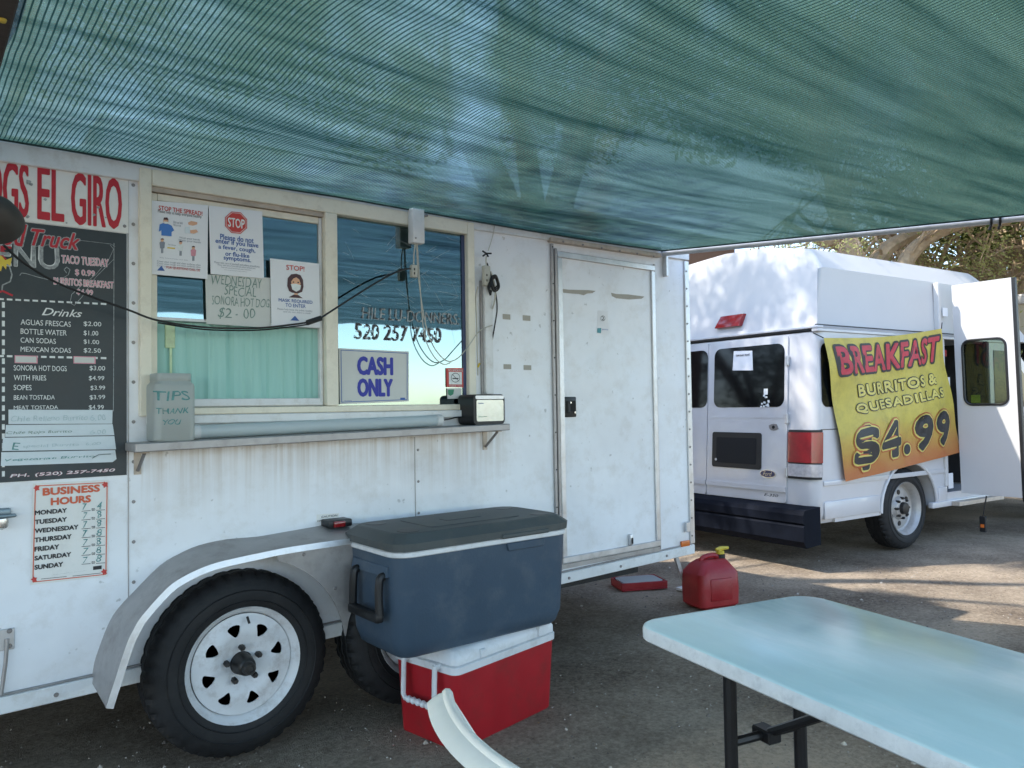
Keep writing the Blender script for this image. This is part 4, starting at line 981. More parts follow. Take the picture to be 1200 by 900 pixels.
tag(b.build('permit_sticker', None, base=c), 'tiny teal and white sticker under the pink one on the door', 'sticker')
b = MB(); c = wpaper(b, sign_white, [(371, 603), (397.5, 601.3), (397, 612), (371, 612.3)], D-.0008, .0005); Y = D-.0008
wt(b, ink_black, 'CAUTION', 376.5, 607, 395, 602.7, Y, .01); wt(b, ink_black, 'NOT A STEP', 372, 611.3, 396, 607.2, Y, .01)
tag(b.build('caution_label', None, base=c), 'small CAUTION NOT A STEP label above the fender', 'sticker')
# torn tape on door and wall
tape_m = mat('old_tape', (.40, .37, .31), .6, var=.15, vscale=30, dirt=((.25, .22, .18), .6, 30))
for pts, lab in (([(658.5, 338.5), (667, 339.5), (690, 340), (698, 341), (694, 343.5), (688, 344), (684, 346), (678, 344.5), (670, 344), (660, 343)], 'torn grey tape strip at upper left of the entry door'),
                 ([(716, 343), (722, 344.5), (736, 345), (755, 347.5), (752, 350), (737, 351), (722, 349.5), (717, 347)], 'torn grey tape strip at upper right of the entry door')):
    b = MB(); wshape(b, tape_m, pts, D-.0087, .0003); p = W(*pts[0]); tag(b.build('torn_tape', None, base=(p.x, D-.009, p.z)), lab, 'tape')
for (x, y), lab in (((589, 368.5), 'small dark tape remnant, upper left of four on bare wall'), ((612.5, 370), 'small pale tape remnant, upper right of four on bare wall'), ((590, 427), 'small tape remnant, lower left of four on bare wall'), ((613.5, 428), 'small tape remnant, lower right of four on bare wall')):
    b = MB(); wrect(b, tape_m, x, y+5.5, x+9, y, D-.0004, .0004); p = W(x, y); tag(b.build('tape_remnant', None, base=(p.x, D-.001, p.z)), lab, 'tape')

# ================================================================== THINGS ON THE SHELF
def on_shelf(px, y): p = W(px, 500, y); return p.x, sl(p.x)
# tips jar
jy = D-.085; jx, jz = on_shelf(199.5, jy)
pl = W(175.5, 505, jy).x; pr = W(223.5, 505, jy).x; jr = (pr-pl)/2; jx = (pl+pr)/2
zt = W(200, 438.5, jy).z; H_ = zt-jz
T = thing('tip_jar', 'frosted square jar with handwritten TIPS THANK YOU on the shelf', 'jar', (jx, jy, jz))
def sq(r, rr, n=6): return rrect(-r, r, -r, r, rr, n)
b = MB(); b.m(jar_m)
lv = [(jr*.94, 0), (jr, .006), (jr, H_*.80), (jr*.97, H_*.84), (jr*.86, H_*.87), (jr*.84, H_*.89), (jr*.86, H_*.90), (jr*.86, H_*.985), (jr*.83, H_), (jr*.80, H_*.985), (jr*.80, H_*.9)]
rings = []
for r, h in lv:
    rings.append([b.bm.verts.new((jx+x, jy+y, jz+.001+h)) for x, y in sq(r, r*.35)])
for A, B_ in zip(rings, rings[1:]):
    for j in range(len(A)): f = b.bm.faces.new((A[j], A[(j+1) % len(A)], B_[(j+1) % len(A)], B_[j]))
b.bm.faces.new(rings[0]); b.build('glass_body', None, T)
b = MB(); yj = jy-jr
for st, q in (('TIPS', (180, 469, 222, 458)), ('THANK', (183, 485, 221, 478)), ('YOU', (190, 498, 212, 491.5))): wt(b, ink_teal, st, *q, yj, .012, .05, .001)
b.build('lettering', None, T)
b = MB(); b.m(paper); b.lathe([(.02, 0), (.03, .005), (.026, .01)], (jx, jy+.01, jz+.008), 'Z', 10); b.m(green_ink)
b.hexa([(jx-.03, jy, jz+.004), (jx+.02, jy-.01, jz+.004), (jx-.02, jy+.03, jz+.004), (jx+.03, jy+.02, jz+.004), (jx-.03, jy, jz+.006), (jx+.02, jy-.01, jz+.006), (jx-.02, jy+.03, jz+.006), (jx+.03, jy+.02, jz+.006)])
b.build('tip_money', None, T)
# tube lamp
ty = D-.060; p0 = W(226, 494, ty); p1 = W(515, 488, ty); tr = .0265
T = thing('tube_light', 'long pale plastic tube light lying along the shelf', 'tube light', ((p0.x+p1.x)/2, ty, sl(p0.x)))
za = sl(p0.x)+tr+.001; zb_ = sl(p1.x)+tr+.001
b = MB(); b.m(tube_m); b.tube([(p0.x+.02, ty, za), (p1.x-.02, ty, zb_)], tr-.002, 20); b.build('tube', None, T)
b = MB(); b.m(white_trim); b.tube([(p1.x-.022, ty, zb_), (p1.x+.006, ty, zb_)], tr, 20); b.build('end_cap', None, T)
b = MB(); b.m(white_trim); b.tube([(p0.x-.006, ty, za), (p0.x+.022, ty, za)], tr, 20); b.build('end_cap', None, T)
b = MB(); b.m(cord_black); b.tube(spline([(p1.x+.004, ty, zb_), (p1.x+.05, ty, zb_+.004), (p1.x+.10, ty+.01, zb_+.012), (p1.x+.15, ty+.01, zb_+.012)]), .003, 6); b.build('power_cord', None, T)
# napkin dispenser
ny0, ny1 = D-.135, D-.012
x0 = W(555, 480, ny0).x; x1 = W(591.5, 480, ny0).x; nz = sl(x0)+.001; nh = W(570, 462, ny0).z-nz
T = thing('napkin_dispenser', 'black napkin dispenser with silver printed front on shelf end', 'napkin dispenser', ((x0+x1)/2, (ny0+ny1)/2, nz))
b = MB(); b.m(black_pl)
prof = rrect(x0, x1, nz, nz+nh, .022, 4)
b.fill([prof], lambda a, c, d: Vector((a, d, c)), ny0, ny1)
bmesh.ops.remove_doubles(b.bm, verts=b.bm.verts, dist=.0003)
b.build('case', None, T)
silver = mat('dispenser_face', (.62, .64, .60), .22, .4, var=.12, vscale=14, dirt=((.35, .40, .28), .5, 12))
b = MB(); b.m(silver); b.fill([rrect(x0+.014, x1-.010, nz+.016, nz+nh-.026, .008, 3)], lambda a, c, d: Vector((a, d, c)), ny0-.004, ny0-.0005); b.build('face_plate', None, T)
b = MB(); b.m(alu); b.fill([rrect(x0+.010, x1-.006, nz+nh-.022, nz+nh-.006, .006, 3)], lambda a, c, d: Vector((a, d, c)), ny0-.003, ny0-.0005); b.build('top_plate', None, T)
b = MB(); b.m(ink_navy); b.text('napkins', lambda u, v: Vector((x0+.024+.03*u, ny0-.0048, nz+nh-.045+.008*v)), .01); b.m(green_ink)
b.text('one at a time', lambda u, v: Vector((x0+.024+.045*u, ny0-.0048, nz+.035+.006*v))); b.build('print', None, T)

# ================================================================== CABLES
b = MB(); b.m(cord_black); yk = D-.10
path = [W(4, 287, D-.35), W(25, 306, D-.30), W(60, 328, D-.22), W(100, 345, D-.16), W(150, 363, D-.11), W(185, 375.5, yk), W(240, 383.5, yk), W(300, 384.5, yk), W(345, 380, yk), W(362, 377.5, yk)]
b.tube(spline(path, 6), .0038, 8); path2 = [W(376, 372.5, yk), W(400, 357, yk), W(425, 341, yk), W(450, 326, yk), W(470, 316.5, yk), W(481, 315, D-.07)]
b.tube(spline(path2, 6), .0038, 8)
b.tube(spline([q+Vector((0, 0, -.008)) for q in path[5:]], 6), .003, 6)
a_, b_ = W(359, 378.5, yk), W(377, 372.5, yk); b.tube([a_, a_.lerp(b_, .05), a_.lerp(b_, .95), b_], [.006, .011, .011, .006], 10)
tag(b.build('black_cable', None, base=path[6]), 'black power cable with inline adapter drooping across the left window', 'cable')
b = MB(); b.m(cord_white); yv = D-.05
q0, q1 = W(481.5, 325, yv), W(488, 311, yv); b.box(q0.x, q1.x, yv-.012, yv+.012, q0.z, q1.z, .004, 2)
b.m(black_hole); b.box(q0.x+.008, q0.x+.014, yv-.0135, yv-.0125, q0.z+.012, q0.z+.022); b.box(q0.x+.008, q0.x+.014, yv-.0135, yv-.0125, q0.z+.03, q0.z+.04)
b.m(cord_white); b.tube(spline([W(487, 285, yv), W(485, 298, yv), W(485, 311, yv)], 5), .003, 6)
b.tube(spline([W(488, 285, yv), W(490, 320, yv), W(495, 360, yv), W(502, 392, yv), W(512, 412, yv), W(524, 423, yv), W(536, 420, yv), W(548, 407, yv), (W(562, 388, D-.035)), (W(577, 381, D-.035))], 6), .0024, 6)
b.tube(spline([W(489, 286, yv), W(492, 330, yv), W(497, 390, yv), W(508, 417, yv), W(520, 427, yv), W(529, 424, yv)], 6), .0022, 6)
tag(b.build('outlet_cord', None, base=q0), 'cream outlet on thin cords hanging from the junction box', 'cord')
b = MB(); yv = D-.04
b.m(cord_white); b.tube(spline([W(580, 262, D-.02), W(577, 278, yv), W(572, 294, yv)], 5), .0022, 6)
b.m(cord_black)
for a0 in (0, 1.2, 2.3, 3.9):
    b.tube([W(570, 297, yv), W(570+6*math.cos(a0), 297+4*math.sin(a0), yv-.01)], .004, 6)
q0, q1 = W(566, 335, yv), W(573, 312, yv); b.m(cord_white); b.box(q0.x, q1.x, yv-.014, yv+.012, q0.z, q1.z, .005, 2); b.m(black_hole)
for dz in (.02, .045): b.box(q0.x+.01, q0.x+.016, yv-.0155, yv-.0145, q0.z+dz, q0.z+dz+.01)
b.m(cord_white); b.tube(spline([W(570, 300, yv), W(569.5, 306, yv), W(570, 312, yv)], 4), .003, 6)
b.m(cord_black)
b.tube(spline([W(570.5, 308, yv), W(574, 318, yv), W(577, 330, yv), W(581, 345, yv), W(582.5, 362, yv), W(580, 380, yv), W(576, 403, D-.02)], 6), .0036, 8)
for k in range(5):
    c0 = W(579+k*.4, 331+k*.5, yv-.008-.006*k); rr = .018+.004*(k % 3)
    b.tube([c0+Vector((rr*math.cos(t), .004*math.sin(3*t), rr*1.5*math.sin(t))) for t in [2*PI*j/18 for j in range(18)]], .0036, 6, closed=True)
for k in range(4):
    c0 = W(574+k*.3, 336+k, yv-.012-.005*k); b.tube(spline([c0+Vector((.01, 0, .035)), c0+Vector((-.012, -.004, .0)), c0+Vector((.004, 0, -.04+.01*k))], 5), .005, 6)
b.m(cord_white); b.tube(spline([W(575, 318, yv), W(580, 335, yv), W(580, 350, yv), W(577, 362, yv)], 5), .004, 6); b.tube(spline([W(560, 336, D-.02), W(557.5, 350, D-.02), W(558.5, 375, D-.02), W(559, 400, D-.02), W(560, 440, D-.02)], 5), .003, 6)
b.m(can_yellow); p = W(560, 428, D-.025); b.tube([p+Vector((0, 0, -.01)), p+Vector((.008, -.004, .01))], .005, 6)
tag(b.build('cord_bundle', None, base=q0), 'coiled black cord and cream outlet hanging right of the windows', 'cord')
# dark lamp head at the far left edge, hung from the canopy beam
T = thing('work_lamp', 'dark round lamp head hanging at the left edge of the photo', 'lamp', W(-8, 258, D-.40))
c = W(-8, 258, D-.40); rr = .075
b = MB(); b.m(mat('lamp_brown', (.045, .038, .034), .5, var=.2)); MM = Matrix.Rotation(R(70), 4, 'X') @ Matrix.Rotation(R(0), 4, 'Y')
b.lathe([(.012, .085), (.03, .075), (.055, .045), (.070, .015), (.076, 0), (.074, -.004), (.066, .012), (.05, .04), (.02, .065)], c, 'Z', 32, None, MM); b.build('lamp_shade', None, T)
b = MB(); b.m(cord_black); b.tube([c+Vector((0, .03, .07)), c+Vector((0, .05, .4)), c+Vector((0, .03, .93))], .005, 6); b.build('hanger', None, T)
# bottle opener
T = thing('bottle_opener', 'grey wall mounted bottle opener at the left edge', 'bottle opener', W(4, 605))
b = MB(); b.m(mat('opener_grey', (.20, .25, .28), .35, .5, var=.1)); p = W(3, 604); b.box(p.x-.035, p.x+.022, D-.02, D-.0005, p.z-.004, p.z+.024, .006, 2); b.box(p.x-.035, p.x+.035, D-.035, D-.021, p.z-.006, p.z+.006, .005, 2); b.build('mount_plate', None, T)
b = MB(); b.m(chrome); b.lathe([(.004, -.042), (.016, -.036), (.019, -.02), (.017, -.007)], (p.x-.004, D-.022, p.z), 'Z', 16); b.build('opener_hook', None, T)

# ================================================================== COOLERS
# red cooler: corners on the ground
P1 = G(535, 884); P2 = G(652, 826.5); ax = (P2-P1); ax.z = 0; Lr = ax.length; ax.normalize(); ay = Vector((-ax.y, ax.x, 0)); Wr = .345; Hr = .37
def frame(o, ax, ay):
    M = Matrix.Identity(4)
    for i in range(3): M[i][0], M[i][1], M[i][2], M[i][3] = ax[i], ay[i], (0, 0, 1)[i], o[i]
    return M
MR = frame((P1.x, P1.y, 0), ax, ay); RZ = -.008
def lofted(mb, secs, n=4):
    """secs: (x0,x1,y0,y1,r,z)"""
    rings = [[mb.bm.verts.new((x, y, z)) for x, y in rrect(x0, x1, y0, y1, r, n)] for x0, x1, y0, y1, r, z in secs]
    for A, B_ in zip(rings, rings[1:]):
        for j in range(len(A)): f = mb.bm.faces.new((A[j], A[(j+1) % len(A)], B_[(j+1) % len(A)], B_[j])); f.material_index = mb.i
    for rg in (rings[0], rings[-1]): f = mb.bm.faces.new(rg); f.material_index = mb.i
T = thing('red_cooler', 'red ice chest with white lid on the dirt underneath the blue one', 'cooler', (Lr/2, Wr/2, 0), MR)
b = MB(); b.m(cooler_red); e = .012
lofted(b, [(e+.008, Lr-e-.008, e+.008, Wr-e-.008, .03, RZ), (e, Lr-e, e, Wr-e, .035, RZ+.012), (.0, Lr, .0, Wr, .03, .285)])
b.build('body', None, T)
b = MB(); b.m(cooler_white); lofted(b, [(-.006, Lr+.006, -.006, Wr+.006, .032, .2855), (-.007, Lr+.007, -.007, Wr+.007, .033, .312), (.004, Lr-.004, .004, Wr-.004, .03, .318)])
b.build('rim_band', None, T)
b = MB(); b.m(cooler_white); lofted(b, [(-.002, Lr+.002, -.002, Wr+.002, .03, .3185), (-.002, Lr+.002, -.002, Wr+.002, .03, .343), (.01, Lr-.01, .01, Wr-.01, .03, Hr-.006), (.02, Lr-.02, .02, Wr-.02, .03, Hr)])
b.box(.13, .16, -.012, .03, .32, .352, .004, 1); b.box(Lr-.12, Lr-.06, -.012, .03, .32, .362, .004, 1)
b.build('lid', None, T)
b = MB(); b.m(cooler_white)
hz0, hz1 = .16, .315
b.tube([(-.03, .08, hz1), (-.035, .08, hz0+.015), (-.035, .09, hz0), (-.035, .245, hz0), (-.035, .255, hz0+.015), (-.03, .255, hz1)], .010, 8)
b.tube([(-.002, .08, hz1-.006), (-.03, .08, hz1-.006)], .012, 8); b.tube([(-.002, .255, hz1-.006), (-.03, .255, hz1-.006)], .012, 8)
for k in range(5): b.lathe([(.011, -.008), (.014, 0), (.011, .008)], (-.035, .115+k*.027, hz0), 'Y', 10)
b.build('handle', None, T)
# blue cooler on top
zB0 = Hr+.001
X0, X1, Y0, Y1 = 1.375, 2.215, 2.405, 2.835
ztopb = .425
MBc = Matrix.Translation((X0, Y0, zB0)) @ Matrix.Rotation(R(0), 4, 'Z'); LB, WB = X1-X0, Y1-Y0
T = thing('blue_cooler', 'large slate blue ice chest with grey lid stacked on a red one', 'cooler', (LB/2, WB/2, 0), MBc)
b = MB(); b.m(cooler_blue)
lofted(b, [(.05, LB-.05, .05, WB-.05, .05, 0), (.035, LB-.035, .035, WB-.035, .06, .012), (.018, LB-.018, .018, WB-.018, .07, .06), (.004, LB-.004, .004, WB-.004, .075, .345), (.002, LB-.002, .002, WB-.002, .075, .372)], 6)
# latch recess plate & badge
b.hexa([(.50, -.004, .34), (.68, -.004, .34), (.50, .02, .34), (.68, .02, .34), (.49, -.006, .372), (.69, -.006, .372), (.49, .02, .372), (.69, .02, .372)], .003, 1)
b.hexa([(.02, .07, .300), (-.008, .07, .300), (.02, WB-.09, .300), (-.008, WB-.09, .300), (.02, .07, .345), (-.001, .07, .335), (.02, WB-.09, .345), (-.001, WB-.09, .335)])
b.build('body', None, T)
b = MB(); b.m(cooler_white); lofted(b, [(.0, LB, .0, WB, .075, .3725), (-.004, LB+.004, -.004, WB+.004, .078, .376), (-.004, LB+.004, -.004, WB+.004, .078, .390), (.0, LB, .0, WB, .075, .393)], 6); b.build('rim_band', None, T)
b = MB(); b.m(cooler_lid)
lofted(b, [(.0, LB, .0, WB, .075, .3935), (-.012, LB+.012, -.012, WB+.012, .085, .398), (-.014, LB+.014, -.014, WB+.014, .085, .424), (.022, LB-.022, .022, WB-.022, .075, .452), (.030, LB-.030, .030, WB-.030, .07, .455)], 3)
lofted(b, [(.20, LB-.20, .09, WB-.09, .02, .4552), (.203, LB-.203, .093, WB-.093, .02, .4580)], 2)
lofted(b, [(.33, LB-.33, .18, WB-.18, .015, .4582), (.332, LB-.332, .182, WB-.182, .015, .4600)], 2)
b.m(cooler_lid); b.box(.46, .70, -.020, .02, .394, .412, .004, 1)
b.m(black_pl)
for x, y in ((.10, .09), (.10, WB-.09), (LB-.10, .09), (LB-.10, WB-.09)): b.lathe([(.042, .4552), (.042, .4562)], (x, y, 0), 'Z', 20)
b.build('lid', None, T, angle=14)
b = MB(); b.m(black_pl)
b.tube(spline([(-.004, .09, .300), (-.02, .09, .295), (-.026, .09, .24), (-.026, .085, .165)], 4), .016, 8); b.tube(spline([(-.004, .29, .300), (-.02, .29, .295), (-.026, .29, .24), (-.026, .295, .165)], 4), .016, 8)
b.box(-.046, -.012, .075, .305, .138, .175, .01, 2)
b.build('handle', None, T)

# ================================================================== FUEL CAN
fp = G(838, 712); MF = Matrix.Translation((fp.x+.06, fp.y+.08, -.006)) @ Matrix.Rotation(R(-16), 4, 'Z')
T = thing('fuel_can', 'dusty red plastic fuel can with yellow spout beside the trailer corner', 'fuel can', (0, 0, 0), MF)
b = MB(); b.m(can_red); a_, c_ = .150, .115
lofted(b, [(-a_+.02, a_-.02, -c_+.02, c_-.02, .03, 0), (-a_, a_, -c_, c_, .04, .018), (-a_-.004, a_+.004, -c_-.004, c_+.004, .045, .12), (-a_, a_, -c_, c_, .045, .215), (-a_+.035, a_-.03, -c_+.03, c_-.03, .045, .262), (-a_+.07, a_-.045, -c_+.05, c_-.05, .04, .285), (-a_+.09, a_-.06, -c_+.065, c_-.065, .03, .292)], 5)
b.box(-.085, .085, -c_-.010, -c_+.02, .05, .19, .012, 2)
b.tube(spline([(-.07, 0, .27), (-.05, 0, .302), (.02, 0, .312), (.06, 0, .30), (.075, 0, .28)], 4), .017, 8)
b.build('body', None, T)
b = MB(); b.m(black_pl); b.lathe([(.030, .275), (.030, .312), (.022, .316)], (.085, 0, 0), 'Z', 18); b.m(can_yellow); b.lathe([(.026, .3165), (.026, .334), (.012, .338), (.012, .35)], (.085, 0, 0), 'Z', 14)
b.tube([(.05, 0, .345), (.085, 0, .350), (.14, -.01, .352)], [.010, .014, .010], 8); b.box(.06, .075, -.02, .02, .332, .348, .003, 1); b.build('spout', None, T)

# tray under the trailer
tp = G(755, 688); MT = Matrix.Translation((tp.x, tp.y+.05, -.006)) @ Matrix.Rotation(R(-25), 4, 'Z')
T = thing('red_tray', 'low red tray pushed under the trailer near the door', 'tray', (0, 0, 0), MT)
b = MB(); b.m(can_red); b.box(-.17, .17, -.11, .11, 0, .012, .004, 1)
for q in ((-.17, .17, -.11, -.10), (-.17, .17, .10, .11), (-.17, -.16, -.099, .099), (.16, .17, -.099, .099)): b.box(*q, .0125, .055, .003, 1)
b.build('tray_base', None, T)
b = MB(); b.m(jar_m); lofted(b, [(-.13, .13, -.08, .08, .03, .013), (-.15, .15, -.095, .095, .03, .055), (-.13, .13, -.08, .08, .03, .06)]); b.build('clear_cover', None, T)
tp = G(750, 672); MT2 = Matrix.Translation((tp.x+.2, tp.y+.45, -.006)) @ Matrix.Rotation(R(-20), 4, 'Z')
T = thing('battery_box', 'black box with a white and purple label under the trailer', 'battery', (0, 0, 0), MT2)
b = MB(); b.m(black_pl); b.box(-.19, .19, -.1, .1, 0, .20, .008, 2); b.build('case', None, T)
b = MB(); b.m(sign_white); b.box(-.11, .05, -.104, -.1005, .06, .17); b.m(copper_label); b.box(-.11, .05, -.106, -.1045, .115, .168); b.build('label_plate', None, T)

# ================================================================== TABLE
A_ = G(739, 728, .74); Bc = G(907, 686, .74); A_.z = Bc.z = 0; Lq = G(1124, 892, .74); Lq.z = 0
ax = (Bc-A_); WT = ax.length; ax.normalize(); ay = (Lq-A_).normalized(); ax = Vector((-ay.y, ay.x, 0)); LT = 1.80     # ay points towards -y
MTb = Matrix.Identity(4)
ayy = -ay
for i in range(3): MTb[i][0], MTb[i][1], MTb[i][2], MTb[i][3] = ax[i], ayy[i], (0, 0, 1)[i], A_[i]
T = thing('folding_table', 'pale turquoise folding table with scuffed edges and black legs', 'table', (WT/2, -LT/2, 0), MTb)
TZ = .74
b = MB(); rr = .075
prof = rrect(0, WT, -LT, 0, rr, 8)
b.m(table_edge)
rings = []
for ins, z in ((.006, TZ-.036), (0, TZ-.031), (0, TZ-.010), (.003, TZ-.003)):
    rings.append([b.bm.verts.new((x, y, z)) for x, y in rrect(ins, WT-ins, -LT+ins, -ins, rr-ins, 8)])
b.m(table_edge)
for A, B_ in zip(rings, rings[1:]):
    for j in range(len(A)): f = b.bm.faces.new((A[j], A[(j+1) % len(A)], B_[(j+1) % len(A)], B_[j])); f.material_index = b.i
f = b.bm.faces.new(rings[0]); f.material_index = b.i
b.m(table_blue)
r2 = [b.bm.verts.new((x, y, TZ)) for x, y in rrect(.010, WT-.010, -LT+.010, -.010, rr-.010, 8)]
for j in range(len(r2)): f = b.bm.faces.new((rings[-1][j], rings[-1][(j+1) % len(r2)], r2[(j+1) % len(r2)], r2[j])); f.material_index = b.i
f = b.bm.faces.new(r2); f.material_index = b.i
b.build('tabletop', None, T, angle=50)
leg_m = mat('black_tube', (.018, .018, .02), .38, .3, var=.2)
for y0, yb2 in ((-.22, 1), (-LT+.22, -1)):
    for x in (.12, WT-.26):
        sgn = 1 if x < WT/2 else -1
        b = MB(); b.m(leg_m)
        b.tube(spline([(x, y0, TZ-.037), (x, y0, .40), (x, y0-.005*yb2, .20), (x-.03*sgn, y0+.02*yb2, .06), (x-.05*sgn, y0+.03*yb2, .004)], 5), .0155, 10)
        b.build('leg', None, T)
    b = MB(); b.m(leg_m)
    b.tube([(.12, y0, .50), (WT-.26, y0, .50)], .011, 8); b.build('cross_bar', None, T)
    b = MB(); b.m(leg_m); b.tube([(WT/2-.07, y0, .50), (WT/2-.07, y0-.34*yb2, TZ-.038)], .011, 8); b.box(WT/2-.09, WT/2-.05, y0-.03, y0+.03, .485, .515, .004, 1); b.box(WT/2-.084, WT/2-.056, y0-.21*yb2-.02, y0-.21*yb2+.02, .61, .65, .003, 1); b.build('brace', None, T)

# ================================================================== PLASTIC CHAIR (monobloc), back corner pokes into the picture
tip = G(528, 799, .83)
fr = Vector((.975, -.22, 0)).normalized()
sd = Vector((-fr.y, fr.x, 0))            # chair's left
hw = .235
o_ = tip - sd*hw*.98 + fr*.30; o_.z = 0
MC = frame((o_.x, o_.y, 0), fr, sd)
T = thing('plastic_chair', 'white moulded plastic chair in the foreground facing the table', 'chair', (0, 0, 0), MC)
def back(u, v, off=0):
    """u -1..1 across, v 0..1 from seat to crown; fan shaped, leaning to -x"""
    crown = .83 - .03*max(0, abs(u)-.8)/.2
    wdt = hw*(.40+.60*v**.8)
    z = .44 + (crown-.44)*v
    x = -.17 - .13*v**1.2 + .05*abs(u)**2.2*(1-v) - off - .05*(1-u*u)*v
    return Vector((x, u*wdt, z))
b = MB(); b.m(chair_white)
for off in (0, .008): b.grid(24, 12, lambda a, v: back(a*2-1, v, off))
edge = [back(-1, v/10, .004) for v in range(11)] + [back(-1+2*k/24, 1, .004) for k in range(1, 24)] + [back(1, 1-v/10, .004) for v in range(11)]
b.tube(edge, .009, 8)
b.grid(24, 3, lambda a, v: back(a*2-1, 1, .008)+Vector((-.030*v, 0, .004-.012*v*v)))
b.build('backrest', None, T, angle=60)
b = MB(); b.m(chair_white)
for off in (0, .009): b.grid(16, 16, lambda a, c: Vector((-.21+.44*c, (a*2-1)*(.205+.03*c), .445-.018*math.cos((a-.5)*2.4)-.03*math.sin(c*PI)*.4-(.035*max(0, c-.85)/.15)-off)))
b.build('seat', None, T, angle=60)
for x0_, x1_ in ((-.20, -.27), (.21, .25)):
    for s in (-1, 1):
        b = MB(); b.m(chair_white); y0_, y1_ = s*.205, s*.235; t1, t0 = .036, .024
        b.hexa([(x1_-t0, y1_-t0, -.005), (x1_+t0, y1_-t0, -.005), (x1_-t0, y1_+t0, -.005), (x1_+t0, y1_+t0, -.005), (x0_-t1, y0_-t1, .437), (x0_+t1, y0_-t1, .437), (x0_-t1, y0_+t1, .437), (x0_+t1, y0_+t1, .437)], .008, 2)
        b.build('leg', None, T)

# ================================================================== SHADE CANOPY
edge_px = [(-260, 118), (0, 163), (100, 179), (200, 198), (300, 215.5), (400, 231), (500, 249), (600, 266.5), (700, 283), (775, 293.5)]
edge = [W(x, y, D-.035) for x, y in edge_px]
def ez(x):
    for a, b_ in zip(edge, edge[1:]):
        if x <= b_.x or b_ is edge[-1]:
            t = (x-a.x)/(b_.x-a.x); return a.z+(b_.z-a.z)*max(-3, min(1, t))
XC0 = -3.0; XC1 = edge[-1].x; YC0 = D-.035; CL = 5.0
EDX, EDY = .47, -.883
T = thing('shade_canopy', 'green knitted shade net stretched overhead from the trailer roof', 'shade canopy', (1.0, 0, 2.2))
def cl(u, v):
    """u along the trailer, v away from it"""
    xr = XC1+EDX*v*CL; x = XC0+(xr-XC0)*u; y = YC0+EDY*v*CL
    z0 = ez(max(XC0, min(XC1, XC0+(XC1-XC0)*u))) if u < 1 else edge[-1].z
    zf = 2.19
    z = z0*(1-v)+zf*v if v < .25 else z0*.75+zf*.25+(zf-(z0*.75+zf*.25))*(v-.25)/.75
    sag = .10*math.sin(PI*min(1, max(0, u)))*math.sin(PI*v)**.8
    rip = .007*math.sin(y*5.2+.8*noise.noise(Vector((x*.8, y*.5, 1)))*4)+.022*noise.noise(Vector((x*.7, y*2.6, 5)))+.012*noise.noise(Vector((x*1.6, y*5, 9)))
    edgefade = min(1, v*9)*min(1, (1-v)*9)*min(1, (1-u)*14)
    return Vector((x, y, z-sag+rip*edgefade))
b = MB(); b.m(net)
b.grid(150, 120, cl, lambda u, v: ((XC0+(XC1+EDX*v*CL-XC0)*u), v*CL))
b.grid(80, 3, lambda u, v: cl(u, 0)+(Vector((0, .004*v*3, (ztop(cl(u, 0).x)+.045-cl(u, 0).z)*v*1.5)) if v < .5 else Vector((0, .006+.16*(v-.5)/.5, ztop(cl(u, 0).x)+.045-cl(u, 0).z))), lambda u, v: (XC0+(XC1-XC0)*u, -v*.2))  # flap added over the roof edge to block a strip of sun
b.build('net', None, T, norm=False)
b = MB(); b.m(mat('net_hem', (.010, .035, .032), .7))
b.tube([cl(k/60, 0)+Vector((0, -.002, 0)) for k in range(61)], .006, 6)
b.tube([cl(1, k/30)+Vector((0, 0, -.002)) for k in range(31)], .006, 6); b.build('hem', None, T)
b = MB(); b.m(pipe_steel)
pa = cl(1, 0)+Vector((.012, .02, .004)); pz = cl(1, 1); 
off = Vector((.030, .016, -.010))
b.tube([cl(1, k/20)+off for k in range(21)], .019, 12); b.build('edge_pipe', None, T)
b = MB(); b.m(cord_black)
for px in (1161, 1172):
    for k in range(400):
        q = cl(1, k/400)
        d_ = q-CAM; sx = 600+FPX*d_.dot(RIGHT)/d_.dot(FWD)
        if sx >= px: break
    q = q+off; b.tube([q+Vector((.025*math.cos(t), .010*math.cos(t), .026*math.sin(t))) for t in [2*PI*j/12 for j in range(12)]], .006, 6, closed=True)
    b.tube([q+Vector((0, 0, -.02)), q+Vector((.004, .01, -.045))], .006, 6)
b.build('pipe_clip', None, T)
for q in (cl(1, 1)+off, cl(0, 1)): b = MB(); b.m(pipe_steel); b.tube([(q.x, q.y, -.02), (q.x, q.y, q.z+.02)], .025, 12); b.build('post', None, T)
# dark timber beam at upper left
bx = AT(8, 22, 1).xy; d_ = ray(9, 25); t = (2.10-CAM_H)/d_.z; q = CAM+d_*t
b = MB(); b.m(beam_wood); b.box(q.x-.13, q.x+.005, -3.6, D-.05, 2.075, 2.115, .004, 1)
b.m(can_yellow); d2 = ray(3, 22); t2 = (2.074-CAM_H)/d2.z; q2 = CAM+d2*t2; b.lathe([(.008, -.002), (.006, -.008)], (q2.x, q2.y, 2.075), 'Z', 8)
tag(b.build('timber_beam', None, base=(q.x, 0, 2.1)), 'dark timber beam in the upper left corner under the shade net', 'beam')

